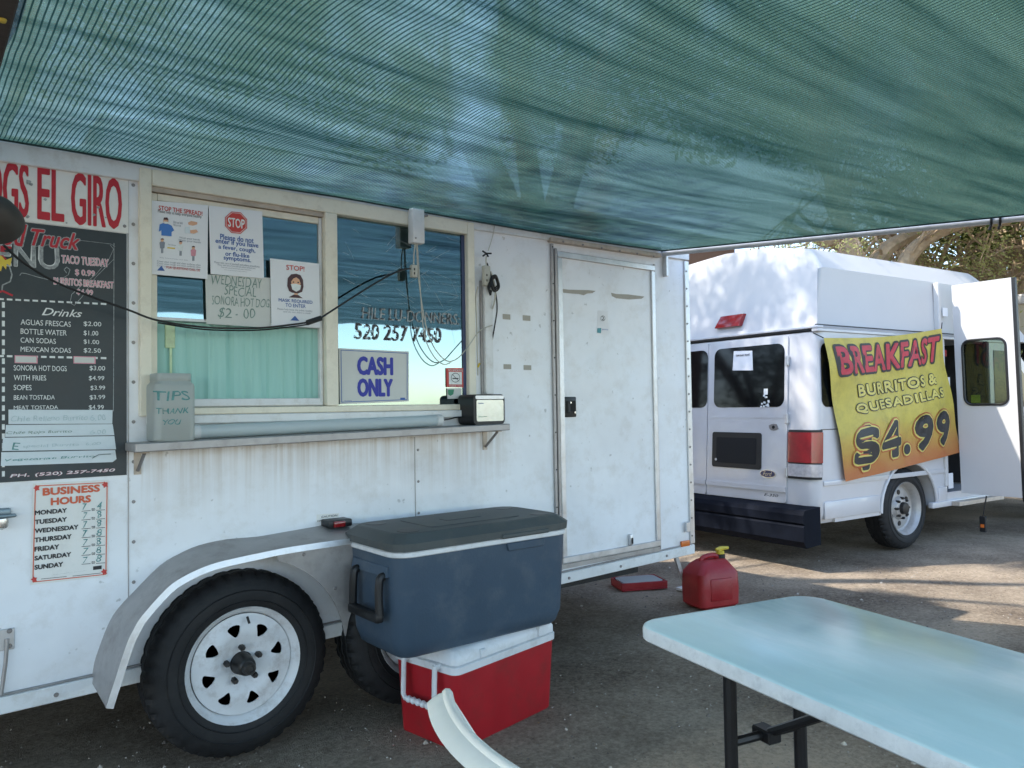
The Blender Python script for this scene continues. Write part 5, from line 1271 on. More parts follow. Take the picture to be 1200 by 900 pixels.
# ================================================================== VAN
VA = R(5.3); dv = Vector((math.cos(VA), -math.sin(VA), 0)); nv = Vector((math.sin(VA), math.cos(VA), 0))
P0 = Vector((6.682, 3.153-.03, 0)); d_ = ray(955, 560); t = ((P0-CAM).dot(nv))/d_.dot(nv); O = CAM+d_*t; O.z = 0
VM = frame((O.x, O.y, 0), dv, nv)
def vray(x, y):
    d = ray(x, y); o = CAM-O; return Vector((o.dot(dv), o.dot(nv), o.z)), Vector((d.dot(dv), d.dot(nv), d.z))
def VS(x, y, yl=0.0):
    o, d = vray(x, y); return o+d*((yl-o.y)/d.y)
LEAN = .06
def rx(z): return LEAN*(z-.4)
def VR(x, y, off=0.0):
    o, d = vray(x, y); t = (LEAN*(o.z-.4)-off-o.x)/(d.x-LEAN*d.z); return o+d*t
def VX(x, y, xl):
    o, d = vray(x, y); return o+d*((xl-o.x)/d.x)
VWD = 2.06; YC = VR(829, 560).y
VWD = 2*YC-.02
ZG = 1.835            # gutter
VAN = thing('passenger_van', 'white high roof passenger van with a yellow food banner on its side', 'van', (1.5, VWD/2, 0), VM)
wx, wzc, wr_ = VS(1062, 599, .03).x, .345, .352
XO0, XO1 = VS(1107, 480).x, VS(1107, 480).x+.85     # entry opening
arch = [(wx+.43*math.cos(a), max(.33, wzc+.40*math.sin(a))) for a in [PI*k/14 for k in range(15)]]
ybot = .33
XJ = .24
side_r = [(XJ, .33)] + [(wx-.43, ybot)] + [(x, z) for x, z in arch[::-1]] + [(wx+.43, ybot), (XO0, ybot), (XO0, ZG), (XJ, ZG)]
b = MB(); b.m(van_white)
b.fill([side_r], lambda a, c, d: Vector((a, d, c)), 0, VWD)
RC = .085
def plan(z, ins=0):
    x0_ = rx(z)+ins; P_ = [(XJ+.001, ins), (x0_+RC, ins)]
    P_ += [(x0_+RC-RC*math.sin(R(a)), ins+RC-RC*math.cos(R(a))) for a in (15, 30, 45, 60, 75, 90)]
    P_ += [(x, VWD-y) for x, y in reversed(P_[1:])] + [(XJ+.001, VWD-ins)]
    return [Vector((x, y, z)) for x, y in P_]
rows_ = [[b.bm.verts.new(p) for p in plan(z, i_)] for z, i_ in ((.33, .03), (.40, .006), (.50, 0), (.8, 0), (1.1, 0), (1.4, 0), (ZG, 0))]
for A, B_ in zip(rows_, rows_[1:]):
    for j in range(len(A)-1): b.bm.faces.new((A[j], A[j+1], B_[j+1], B_[j]))
b.bm.faces.new(rows_[0]); b.bm.faces.new(rows_[-1])
bmesh.ops.remove_doubles(b.bm, verts=b.bm.verts, dist=.0005)
# lower flare strip below the body crease
b.box(.10, wx-.45, -.012, .02, .36, .50, .010, 2); b.box(wx+.46, XO0-.02, -.012, .02, .36, .50, .010, 2)
# far side wall, floor sill and cowl around the entry opening
b.box(XO0+.002, XO1-.002, VWD-.06, VWD, ybot, ZG); b.box(XO0+.002, XO1-.002, .0, VWD-.062, ybot, .44)
front = [(XO1, ybot), (3.55, ybot)]
fx = 4.15
farch = [(fx+.43*math.cos(a), max(.33, wzc+.40*math.sin(a))) for a in [PI*k/14 for k in range(15)]]
cab = [(XO1, ybot)] + [(fx-.43, ybot)] + farch[::-1] + [(fx+.43, ybot), (5.0, ybot), (5.08, .5), (5.04, .98), (4.95, 1.06), (4.05, 1.22), (3.25, ZG), (XO1, ZG)]
b.fill([cab], lambda a, c, d: Vector((a, d, c)), 0, VWD)
bmesh.ops.remove_doubles(b.bm, verts=b.bm.verts, dist=.0005)
b.build('body', None, VAN, angle=40)
# interior dark lining seen in the opening
b = MB(); b.m(under); b.box(XO0+.004, XO0+.02, .04, VWD-.08, .45, ZG); b.box(XO1-.02, XO1-.004, .04, VWD-.08, .45, ZG-.004); b.m(dark_steel)
b.box(XO0+.1, XO0+.5, .9, 1.4, .45, .85, .03, 2); b.box(XO0+.1, XO0+.22, .9, 1.4, .86, 1.45, .03, 2); b.build('interior', None, VAN)
# tinted glass
tint = mat('tinted_glass', (.004, .005, .006), .05, spec=.22)
# raised roof
rf = MB(); rf.m(roof_white)
def crx(z): return .05+.27*(z-ZG)
cz1, cz2, cz3 = 2.365, 2.545, 2.63
XF = 3.1
pts = []
def sec(x_of, xf):
    return None
Ly = [(.035, ZG+.03), (.045, ZG+.06), (.055, cz1), (.20, cz2), (.62, cz3), (YC, cz3+.03)]
Ly = Ly + [(2*YC-y, z) for y, z in reversed(Ly[:-1])]
secs = []
for xs_, kind in ((0, 'r'), (1.0, 'm'), (XO0-.02, 'm'), (XO0+.9, 'm'), (3.2, 'f1'), (3.75, 'f2')):
    row = []
    for y, z in Ly:
        if kind == 'r': x = rx(ZG)+.0+.30*(z-ZG-.03)*(1 if z <= cz1 else 1)-.012*math.sin(PI*y/(2*YC)); zz = z
        elif kind == 'f1': x = xs_-.4*(z-ZG); zz = z-.02*(z > cz1)
        elif kind == 'f2': x = xs_-.55*(z-ZG); zz = ZG+.03+(z-ZG-.03)*.35
        else: x = xs_; zz = z
        row.append(Vector((x, y, zz)))
    secs.append(row)
rows = [[rf.bm.verts.new(p) for p in row] for row in secs]
for A, B_ in zip(rows, rows[1:]):
    for j in range(len(A)-1): rf.bm.faces.new((A[j], A[j+1], B_[j+1], B_[j]))
rf.bm.faces.new(rows[0]); rf.bm.faces.new(rows[-1][::-1])
r = bmesh.ops.bevel(rf.bm, geom=[e for e in rf.bm.edges if e.is_boundary is False and any(v in rows[0] for v in e.verts) and all(v in rows[0] for v in e.verts)], offset=.035, segments=4, affect='EDGES', profile=.6)
rf.build('raised_roof', None, VAN, angle=32)
b = MB(); b.m(van_white); b.box(rx(ZG)-.012, 3.3, -.012, .05, ZG+.001, ZG+.026, .004, 1); b.box(rx(ZG)-.018, rx(ZG)+.06, -.012, VWD+.01, ZG+.0275, ZG+.05, .006, 2)
b.m(black_pl); b.box(rx(ZG)-.006, 3.3, -.008, .02, ZG+.0515, ZG+.058); b.box(rx(ZG)-.010, rx(ZG)+.05, -.006, VWD, ZG+.012, ZG+.022); b.build('rain_gutter', None, VAN)
# rear doors
def rsheet(mb, loop, off, th):
    """loop of (y,z) on the leaning rear plane"""
    mb.fill([loop], lambda y, z, d: Vector((rx(z)-d, y, z)), off, off+th)
yS = VR(924, 500).y; zd0 = .475
for nm, ya, yb_, lab in (('rear_door', yS+.004, YC-.004, 0), ('rear_door', YC+.004, 2*YC-yS-.004, 1)):
    DR = sub(nm, VAN)
    b = MB(); b.m(van_white); rsheet(b, rrect(ya, yb_, zd0, ZG-.012, .02, 2), .001, .012); b.build('door_panel', None, DR)
    b = MB(); b.m(tint)
    if lab == 0: y1_ = VR(838, 470).y; y0_ = VR(920.5, 440).y
    else: y0_ = VR(830, 470).y; y1_ = 2*YC-VR(920.5, 440).y
    wz_0, wz_1 = 1.245, 1.765
    rsheet(b, rrect(y0_, y1_, wz_0, wz_1, .07, 5), .0135, .003); b.build('door_window', None, DR)
    b = MB(); b.m(van_white)
    rsheet(b, [(ya+.002, 1.155), (yb_-.002, 1.155), (yb_-.002, 1.165), (ya+.002, 1.165)], .0135, .003)
    rsheet(b, [(ya+.002, .56), (yb_-.002, .56), (yb_-.002, .60), (ya+.002, .60)], .0135, .012); b.build('body_crease', None, DR)
    b = MB(); b.m(alu)
    for z in (.72, 1.15, 1.62):
        yy = ya if lab == 0 else yb_; b.box(rx(z)-.03, rx(z)-.002, yy-.014, yy+.014, z-.04, z+.04, .004, 1)
    b.build('door_hinge', None, DR)
    if lab == 0:
        b = MB(); p, q = VR(893.5, 546), VR(836.7, 506.5); b.m(black_pl); rsheet(b, rrect(p.y, q.y, .725, 1.03, .02, 3), .0135, .006); b.m(black_hole); rsheet(b, rrect(p.y+.05, q.y-.05, .765, .985, .01, 2), .0197, .002)
        b.m(alu); b.lathe([(.012, 0), (.010, -.004)], (rx(.77)-.024, q.y-.05, .79), 'X', 8); b.build('plate_recess', None, DR)
        # oval badge
        b = MB(); p = VR(901.5, 555); b.m(chrome); rsheet(b, [(p.y+.078*math.cos(k*.3), p.z+.033*math.sin(k*.3)) for k in range(21)], .0135, .006); b.m(mat('badge_navy', (.01, .015, .07), .25)); rsheet(b, [(p.y+.072*math.cos(k*.3), p.z+.028*math.sin(k*.3)) for k in range(21)], .0198, .002)
        b.m(chrome); b.text('Ford', lambda u, v: Vector((rx(p.z)-.0235, p.y+.045-.09*u, p.z-.017+.034*v)), .0, .4); b.build('badge', None, DR)
        b = MB(); p = VR(908, 500.5); b.m(screw); rsheet(b, [(p.y+.045*math.cos(k*.52)*(1+.2*math.sin(k*2)), p.z+.028*math.sin(k*.52)) for k in range(12)], .0135, .004); b.m(black_hole); rsheet(b, disc(p.y, p.z, .014, 10), .0178, .002); b.build('lock_hole', None, DR)
        b = MB(); p = VR(905, 580); b.m(ink_black); b.text('E-350', lambda u, v: Vector((rx(p.z)-.0145, p.y+.07-.14*u, p.z-.012+.022*v)), .01, .3); b.build('model_script', None, DR)
        b = MB(); p, q = VR(884, 434), VR(860.5, 413); b.m(paper); rsheet(b, [(p.y, p.z), (q.y, p.z+.01), (q.y-.01, q.z+.01), (p.y+.01, q.z)], .0175, .001); b.m(ink_black)
        for st, za_, zb2, ya_, yb3 in (('F234202', .18, .36, .12, .88), ('TEMPORARY PERMIT', .75, .86, .15, .85), ('12 / 09', .5, .62, .25, .75)):
            b.text(st, lambda u, v: Vector((rx(1.7)-.0205, q.y+(p.y-q.y)*(ya_+(yb3-ya_)*u), p.z+(q.z-p.z)*(za_+(zb2-za_)*v))), .012)
        b.build('window_permit', None, DR)
        b = MB(); b.m(chalk); p, q = VR(904, 478), VR(895, 464)
        for k in range(14): yy = p.y+(q.y-p.y)*random.random(); zz = p.z+(q.z-p.z)*random.random(); rsheet(b, [(yy, zz), (yy+.02, zz), (yy+.02, zz+.014), (yy, zz+.014)], .0175+k*.0004, .0003)
        b.m(chalk); p = VR(899, 459); rsheet(b, [(p.y-.02, p.z-.025), (p.y+.02, p.z-.025), (p.y+.02, p.z+.025), (p.y-.02, p.z+.025)], .0175, .001); b.build('window_decal', None, DR)
# tail lamps wrap the corners
for far in (0, 1):
    L_ = sub('tail_lamp', VAN)
    def corner(z, k, n, grow):
        """path round the corner from the rear face to the side"""
        yq_, rr_ = yS-.012, .085+grow
        P = [(rx(z)-grow, yq_), (rx(z)-grow, .085)]
        for a in (15, 30, 45, 60, 75): P.append((rx(z)+.085-rr_*math.cos(R(a)), .085-rr_*math.sin(R(a))))
        return P
    for nm, z0, z1, mt in (('red_lens', .80, 1.045, red_lens), ('clear_lens', .69, .795, mat('clear_lens', (.45, .42, .42), .15, var=.2, vscale=30))):
        b = MB(); b.m(mt); rows_ = []
        for z, g_ in ((z0, .002), (z0+.004, .022), (z1-.004, .022), (z1, .002)):
            rows_.append([b.bm.verts.new((x, y if not far else VWD-y, z)) for x, y in corner(z, 0, 0, g_)])
        for A, B_ in zip(rows_, rows_[1:]):
            for j in range(len(A)-1): f = b.bm.faces.new((A[j], A[j+1], B_[j+1], B_[j])); f.material_index = b.i
        for j in (0, -1): b.bm.faces.new([r_[j] for r_ in rows_])
        b.build(nm, None, L_)
    b = MB(); b.m(black_pl); rows_ = []
    for z, g_ in ((.672, .001), (.676, .014), (1.058, .014), (1.062, .001)):
        rows_.append([b.bm.verts.new((x, y if not far else VWD-y, z)) for x, y in corner(z, 0, 0, g_)])
    for A, B_ in zip(rows_, rows_[1:]):
        for j in range(len(A)-1): b.bm.faces.new((A[j], A[j+1], B_[j+1], B_[j]))
    b.build('lamp_housing', None, L_)
# high stop lamp on the raised roof
b = MB(); b.m(red_lens)
o1, dd = vray(857, 376)
def rfx(y, z): return rx(ZG)+.30*(z-ZG-.03)-.012*math.sin(PI*y/(2*YC))
tt = 5.0
for _ in range(20): q = o1+dd*tt; tt += (rfx(q.y, q.z)-q.x)/dd.x*.8
q = o1+dd*tt
b.hexa([(rfx(q.y, q.z-.06)-.035, q.y-.125, q.z-.058), (rfx(q.y, q.z-.06)+.02, q.y-.125, q.z-.058), (rfx(q.y, q.z-.06)-.035, q.y+.155, q.z-.058), (rfx(q.y, q.z-.06)+.02, q.y+.155, q.z-.058),
        (rfx(q.y, q.z+.05)-.03, q.y-.15, q.z+.05), (rfx(q.y, q.z+.05)+.02, q.y-.15, q.z+.05), (rfx(q.y, q.z+.05)-.03, q.y+.11, q.z+.05), (rfx(q.y, q.z+.05)+.02, q.y+.11, q.z+.05)], .008, 2); b.build('stop_lamp', None, VAN)
# bumper
b = MB(); b.m(bumper_navy)
prof = [(.02, .47), (-.17, .455), (-.19, .42), (-.19, .36), (-.175, .345), (-.19, .33), (-.19, .22), (-.16, .17), (.02, .18)]
b.fill([prof], lambda a, c, d: Vector((a, d, c)), -.025, VWD+.025)
bmesh.ops.remove_doubles(b.bm, verts=b.bm.verts, dist=.0005)
b.build('rear_bumper', None, VAN, angle=25)
# side trim: window, crease, fender lip, seam, mouldings
b = MB(); b.m(tint); p, q = VS(959.5, 478), VS(959.5, 403)
b.fill([rrect(.115, 1.60, 1.24, 1.745, .06, 5)], lambda a, c, d: Vector((a, d, c)), -.004, -.0005); b.build('side_window', None, VAN)
b = MB(); b.m(black_pl); b.box(.09, XO0-.02, -.0025, -.0005, 1.06, 1.066); b.m(van_white); b.box(.10, XO0-.02, -.010, -.0006, .62, .66, .004, 2)
b.tube([(wx+.435*math.cos(a), -.004, wzc+.405*math.sin(a)) for a in [PI*k/16 for k in range(17)]], .016, 8); b.build('side_moulding', None, VAN)
b = MB(); b.m(roof_white); b.box(XO0-.05, XO0-.004, -.02, .02, .5, ZG-.002, .004, 1); b.box(XO0-.045, XO0-.003, .0, .05, ZG+.06, cz1-.01, .006, 1); b.m(dark_steel); b.box(XO0-.003, XO0+.03, .03, .06, ZG+.06, cz1-.02); b.build('opening_post', None, VAN)
for xx, yy, s in ((wx, .02, -1), (fx, .02, -1), (wx, VWD-.02, 1), (fx, VWD-.02, 1)): make_wheel(VAN, (xx, yy, wzc), s, wr_, .222, .215, 'steel')
# underbody
b = MB(); b.m(under); b.box(.25, 4.8, .5, .62, .30, .40); b.box(.25, 4.8, VWD-.62, VWD-.5, .30, .40); b.tube([(wx, .25, wzc), (wx, VWD-.25, wzc)], .06, 10); b.m(alu_dull); b.tube([(.05, .55, .27), (.9, .55, .27)], .035, 10); b.build('underbody', None, VAN)
# entry step under the door
b = MB(); b.m(van_white); b.box(XO0-.30, XO1-.01, -.03, .015, .32, .372, .008, 2); b.m(rust_trim); b.box(XO0+.01, XO1-.02, -.10, -.032, .325, .36); b.build('entry_step', None, VAN)
for z in (.47, 1.35, 2.05): b = MB(); b.m(paper); b.box(XO0+.036, XO0+.12, .005, .012, z, z+.14 if z < 2 else z+.08, .002, 1); b.build('hinge_plate', None, VAN)
b = MB(); b.m(red_lens); b.box(XO0+.04, XO0+.075, .004, .0088, 1.68, 1.74); b.build('reflector', None, VAN)
# cab windows, windscreen, grille, lamps (front end)
b = MB(); b.m(tint); b.hexa([(3.33, .12, 1.78), (3.345, .12, 1.795), (3.33, VWD-.12, 1.78), (3.345, VWD-.12, 1.795), (3.98, .12, 1.285), (3.99, .12, 1.30), (3.98, VWD-.12, 1.285), (3.99, VWD-.12, 1.30)]); b.build('windscreen', None, VAN)
for yy in (-.004, VWD+.001):
    b = MB(); b.m(tint); b.fill([[(XO1+.08, 1.2), (3.85, 1.2), (3.2, 1.76), (XO1+.08, 1.76)]], lambda a, c, d: Vector((a, d, c)), yy, yy+.003); b.build('cab_window', None, VAN)
b = MB(); b.m(black_pl); b.box(5.055, 5.10, .5, VWD-.5, .58, .90, .01, 1); b.m(chrome); b.box(5.1005, 5.108, .5, VWD-.5, .72, .76); b.build('grille', None, VAN)
for ya in (.14, VWD-.46): b = MB(); b.m(clear_glass_mat if False else paper); b.box(5.055, 5.095, ya, ya+.32, .62, .86, .02, 2); b.build('headlight', None, VAN)
b = MB(); b.m(bumper_navy); b.box(5.06, 5.22, -.02, VWD+.02, .34, .54, .02, 2); b.build('front_bumper', None, VAN)
# open entry door, swung square to the side
DX = VS(1113.5, 400).x
E_ = sub('entry_door', VAN)
dy0, dy1 = VX(1117, 400, DX).y, VX(1189, 450, DX).y
z0_, z1_ = .43, 2.335
def dshift(z): return -.03*(1-(z-z0_)/(z1_-z0_))
loop = [(dy0, z0_), (dy1, z0_), (dy1, z1_), (dy0, z1_)]
# window pixel box
wa, wb = VX(1126.5, 436, DX), VX(1179, 436, DX); wz_a, wz_b = VX(1150, 475, DX).z, VX(1150, 397, DX).z
hole = rrect(min(wa.y, wb.y), max(wa.y, wb.y), wz_a, wz_b, .07, 5)
b = MB(); b.m(roof_white)
b.fill([loop, hole], lambda y, z, d: Vector((DX+d, y+dshift(z), z)), 0, .035); b.build('door_leaf', None, E_)
b = MB(); b.m(black_pl)
ring = [Vector((DX-.002, y+dshift(z), z)) for y, z in rrect(min(wa.y, wb.y)+.006, max(wa.y, wb.y)-.006, wz_a+.006, wz_b-.006, .066, 5)]
b.tube(ring, .011, 6, closed=True); b.hexa([(DX-.004, dy1-.030-.03, z0_), (DX+.04, dy1-.030-.03, z0_), (DX-.004, dy1-.001-.03, z0_), (DX+.04, dy1-.001-.03, z0_), (DX-.004, dy1-.03, z1_), (DX+.04, dy1-.03, z1_), (DX-.004, dy1-.001, z1_), (DX+.04, dy1-.001, z1_)], .004, 1)
b.build('rubber_seal', None, E_)
b = MB(); b.m(clear_glass); b.fill([hole], lambda y, z, d: Vector((DX+d, y+dshift(z), z)), .012, .016); b.build('door_glass', None, E_)
b = MB(); b.m(mat('door_note', (.42, .50, .07), .6)); p = VX(1145, 472, DX); b.box(DX+.018, DX+.02, p.y-.02, p.y+.06, p.z, p.z+.07); b.build('note', None, E_)
b = MB(); b.m(dark_steel); b.box(DX+.012, DX+.03, dy0-.05, dy0-.02, .6, .9) if False else b.tube([(DX+.06, dy0-.25, 1.2), (DX+.06, dy0-.25, 1.8)], .018, 8); b.build('grab_rail', None, E_)
# strap with small red and black tag hanging from the door's bottom
b = MB(); b.m(cord_black); p = VX(1156, 581, DX); q = VX(1152, 605, DX); b.tube([p, q], .006, 6); b.box(q.x-.015, q.x+.015, q.y-.028, q.y+.028, q.z-.14, q.z, .006, 1); b.m(orange_lens); b.box(q.x-.018, q.x-.0155, q.y-.015, q.y+.015, q.z-.10, q.z-.07)
tag(b.build('hanging_strap', None, base=p, M=VM), 'black strap with a dark tag dangling below the open van door', 'strap')

# ------------------------------------------------------------------ banner tied on the van side
YBN = -.045
def q4(TL, TR, BR, BL, u, v):
    return (TL*(1-u)+TR*u)*v+(BL*(1-u)+BR*u)*(1-v)
BT = [VS(x, y, YBN) for x, y in ((965, 396), (1103, 385), (1127, 529.5), (992, 564.5))]
def bwave(p): return .012*math.sin(p.x*7+p.z*3)+.010*math.sin(p.z*9-p.x*2)+.006*math.sin(p.x*19)
def bpt(u, v):
    p = q4(*BT, u, v)
    p = p + Vector((0, 0, -.030*math.sin(PI*u)*v**2)) + Vector((-.05*math.sin(PI*v)*(1-u)*(-1)*.4, 0, 0))
    p.y = YBN - bwave(p)*min(1, 4*v*(1-v)+.35) - .02*(1-v)*math.sin(PI*u); return p
def binv(px, py):
    p = VS(px, py, YBN); u, v = .5, .5
    for _ in range(25):      # newton on the flat quad
        f = q4(*BT, u, v); e = Vector((p.x-f.x, p.z-f.z))
        du = q4(*BT, u+.001, v)-f; dvv = q4(*BT, u, v+.001)-f
        a, b2, c2, d2 = du.x/.001, dvv.x/.001, du.z/.001, dvv.z/.001; det = a*d2-b2*c2
        u += (d2*e.x-b2*e.y)/det; v += (a*e.y-c2*e.x)/det
    return u, v
b = MB(); b.m(banner_m); b.grid(60, 60, bpt, lambda u, v: (u, v))
def btext(st, mt, TL, TR, BR, BL, bold=0, off=.004, grow=0, spacing=1.0):
    c = [Vector((*binv(*p), 0)) for p in (TL, TR, BR, BL)]
    b.m(mt)
    def fn(a, d):
        a = .5+(a-.5)*(1+grow); d = .5+(d-.5)*(1+grow*2)
        w_ = q4(*c, a, d); p = bpt(w_.x, w_.y); p.y -= off; return p
    b.text(st, fn, bold, 0, spacing)
bk = mat('banner_black', (.022, .022, .024), .5, var=.3); brd = mat('banner_red', (.50, .035, .06), .5, var=.2, vscale=15, dirt=((.25, .05, .04), .5, 25)); byl = mat('banner_yellow', (.60, .50, .12), .5, var=.12); bor = mat('banner_orange', (.42, .10, .03), .5, var=.2)
BF = ((978, 406), (1099.5, 394), (1098.5, 422), (984.5, 438))
btext('BREAKFAST', bk, *BF, .085, .0045, .02, 1.06); btext('BREAKFAST', brd, *BF, .03, .0062, .0, 1.06)
BU = ((1003, 451), (1096, 437), (1096.5, 448.5), (1004.5, 463.5)); btext('BURRITOS &', bk, *BU, .125, .0045, 0, 1.14); btext('BURRITOS &', byl, *BU, .048, .0062, 0, 1.14)
QU = ((1000, 474), (1104, 454.5), (1105.5, 465.5), (1001.5, 485)); btext('QUESADILLAS', bk, *QU, .125, .0045, 0, 1.14); btext('QUESADILLAS', byl, *QU, .048, .0062, 0, 1.14)
PR = ((1000, 503), (1112, 482), (1114.5, 522), (1001.5, 551)); btext('$4.99', bor, *PR, .112, .0045, 0, 1.14); btext('$4.99', byl, *PR, .085, .0062, 0, 1.14); btext('$4.99', bk, *PR, .052, .0082, 0, 1.14)
o = b.build('banner', None, base=(BT[0]+BT[2])/2, M=VM, norm=False)
tag(o, 'yellow vinyl banner reading BREAKFAST BURRITOS and QUESADILLAS $4.99 on the van', 'banner')
b = MB(); b.m(cord_black)
p = VS(953, 390, -.02); b.tube([p, bpt(0, 1)], .004, 6); p = VS(1104, 378, -.02); b.tube([p, bpt(1, 1)], .004, 6); q = bpt(1, 0); b.tube([q, q+Vector((.06, 0, -.05))], .004, 6)
tag(b.build('banner_tie', None, base=bpt(0, 1), M=VM), 'thin black cords tying the yellow banner corners to the van', 'cord')

# ================================================================== BACKGROUND
# brown stucco building behind the van
pr = AT(861, 290, 15); zt = pr.z+.12; xb1 = pr.x
T = thing('stucco_building', 'brown stucco building showing between trailer and van roof', 'building', (xb1-5, pr.y+4, 0))
b = MB(); b.m(stucco); b.box(xb1-11, xb1, pr.y, pr.y+8, -.02, zt-.14); b.build('wall', None, T)
b = MB(); b.m(roof_tile); b.box(xb1-11.1, xb1+.06, pr.y-.06, pr.y+8.1, zt-.138, zt, .02, 1); b.build('parapet', None, T)
for k in range(3):
    x = xb1-2.5-k*3; b = MB(); b.m(white_trim); b.box(x-.7, x+.7, pr.y-.05, pr.y-.002, 1.0, 2.3, .01, 1); b.m(tint); b.box(x-.6, x+.6, pr.y-.06, pr.y-.051, 1.1, 2.2); b.build('window', None, T)
# beige parked truck beyond the open door
tq = AT(1187, 430, 11.5); MK = Matrix.Translation((tq.x, tq.y, 0)) @ Matrix.Rotation(R(-8), 4, 'Z')
T = thing('parked_truck', 'beige parked box van half hidden beyond the open van door', 'van', (2.5, 0, 0), MK)
h1 = AT(1187, 346, 11.5).z; hw0 = AT(1187, 403, 11.5).z; hw1 = AT(1187, 480, 11.5).z
side_ = [(0, .45), (1.0-.45, .45)]+[(1.0+.45*math.cos(a), .40+.45*math.sin(a)) for a in [PI*(1-k/12) for k in range(1, 12)]]+[(1.0+.45, .45), (3.6-.45, .45)]+[(3.6+.45*math.cos(a), .40+.45*math.sin(a)) for a in [PI*(1-k/12) for k in range(1, 12)]]+[(4.05, .45), (4.7, .45), (4.8, 1.1), (4.0, 1.35), (3.5, h1-.15), (0.03, h1-.15)]
b = MB(); b.m(beige_paint); b.fill([side_], lambda a, c, d: Vector((a, d, c)), -.95, .95); b.build('body', None, T)
b = MB(); b.m(roof_white); b.box(-.05, 3.55, -1.0, 1.0, h1-.148, h1, .03, 2); b.build('roof', None, T)
for yy in (-.956, .951): 
    b = MB(); b.m(tint); b.fill([rrect(.12, 3.3, hw1, hw0, .06, 4)], lambda a, c, d: Vector((a, d, c)), yy, yy+.005); b.build('side_window', None, T)
b = MB(); b.m(tint); b.fill([rrect(-.8, .8, hw1, hw0, .06, 4)], lambda a, c, d: Vector((rx(c)*0+.03*(c-.45)/(h1)-.008+d, a, c)), 0, .004); b.build('rear_window', None, T)
for xx in (1.0, 3.6):
    for yy, s in ((-.93, -1), (.93, 1)): make_wheel(T, (xx, yy, .36), s, .36, .2, .2, 'steel')

# trees ---------------------------------------------------------------
def limb(mb, pts, r0, r1, n=8):
    P = spline(pts, 5); K = len(P)
    jit = [p+Vector((noise.noise(p*2.3), noise.noise(p*2.3+Vector((7, 0, 0))), noise.noise(p*2.3+Vector((0, 9, 0)))))*r0*.5 for p in P]
    mb.tube(jit, [r0+(r1-r0)*k/(K-1) for k in range(K)], n); return jit
def leaves(mb, centers, count, size, spread, rnd, flat=.7, hang=.0):
    """small leaf pairs strewn along twigs inside clumps"""
    bm = mb.bm
    for _ in range(count):
        c, rad = rnd.choice(centers)
        while True:
            d = Vector((rnd.uniform(-1, 1), rnd.uniform(-1, 1), rnd.uniform(-1, 1)))
            if d.length < 1: break
        p = c+Vector((d.x*rad, d.y*rad, d.z*rad*flat))*spread
        s = size*rnd.uniform(.6, 1.4)
        a = Vector((rnd.uniform(-1, 1), rnd.uniform(-1, 1), rnd.uniform(-.8, .3)-hang)).normalized()
        e = a.cross(Vector((rnd.uniform(-1, 1), rnd.uniform(-1, 1), rnd.uniform(-1, 1)))).normalized()
        L1 = a*s*2.2; w_ = e*s*.42
        v = [bm.verts.new(q) for q in (p, p+L1*.5+w_, p+L1, p+L1*.5-w_)]
        f = bm.faces.new(v); f.material_index = mb.i
def tree(name, label, base, limbs, clumps, nleaf, size, leaf, trunk_m, seed, group=None, r0=.22, twigs=True, sparse=()):
    rnd = random.Random(seed)
    T = thing(name, label, 'tree', base, group=group)
    b = MB(); b.m(trunk_m)
    for pts, a, c in limbs: limb(b, pts, a, c)
    ends = [Vector(l[0][-1]) for l in limbs]
    if twigs:
        for c, rad in clumps:
            for k in range(5):
                st = min((Vector(p) for l in limbs for p in l[0]), key=lambda p: (p-c).length+rnd.uniform(0, 1.0))
                e = c+Vector((rnd.uniform(-1, 1), rnd.uniform(-1, 1), rnd.uniform(-.6, .8)))*rad*.8
                m_ = st.lerp(e, .5)+Vector((rnd.uniform(-.3, .3), rnd.uniform(-.3, .3), rnd.uniform(-.1, .35)))
                limb(b, [st, m_, e], .028, .007, 5)
    b.build('trunk', None, T)
    b = MB(); b.m(leaf); leaves(b, clumps, nleaf, size, 1.0, rnd)
    if sparse: leaves(b, list(sparse), len(sparse)*95, .03, 1.0, rnd)
    b.build('crown', None, T, smooth=False, norm=False)
    return T
def lit_patch(c, r):
    """true where a clump would shade the sunny spot on the dirt beside the van"""
    t_ = c.z/math.tan(SUN_EL); x, y = c.x+SUN_TRAVEL.x*t_, c.y+SUN_TRAVEL.y*t_
    return 5.3-r < x < 7.6+r and 1.0-r < y < 2.7+r
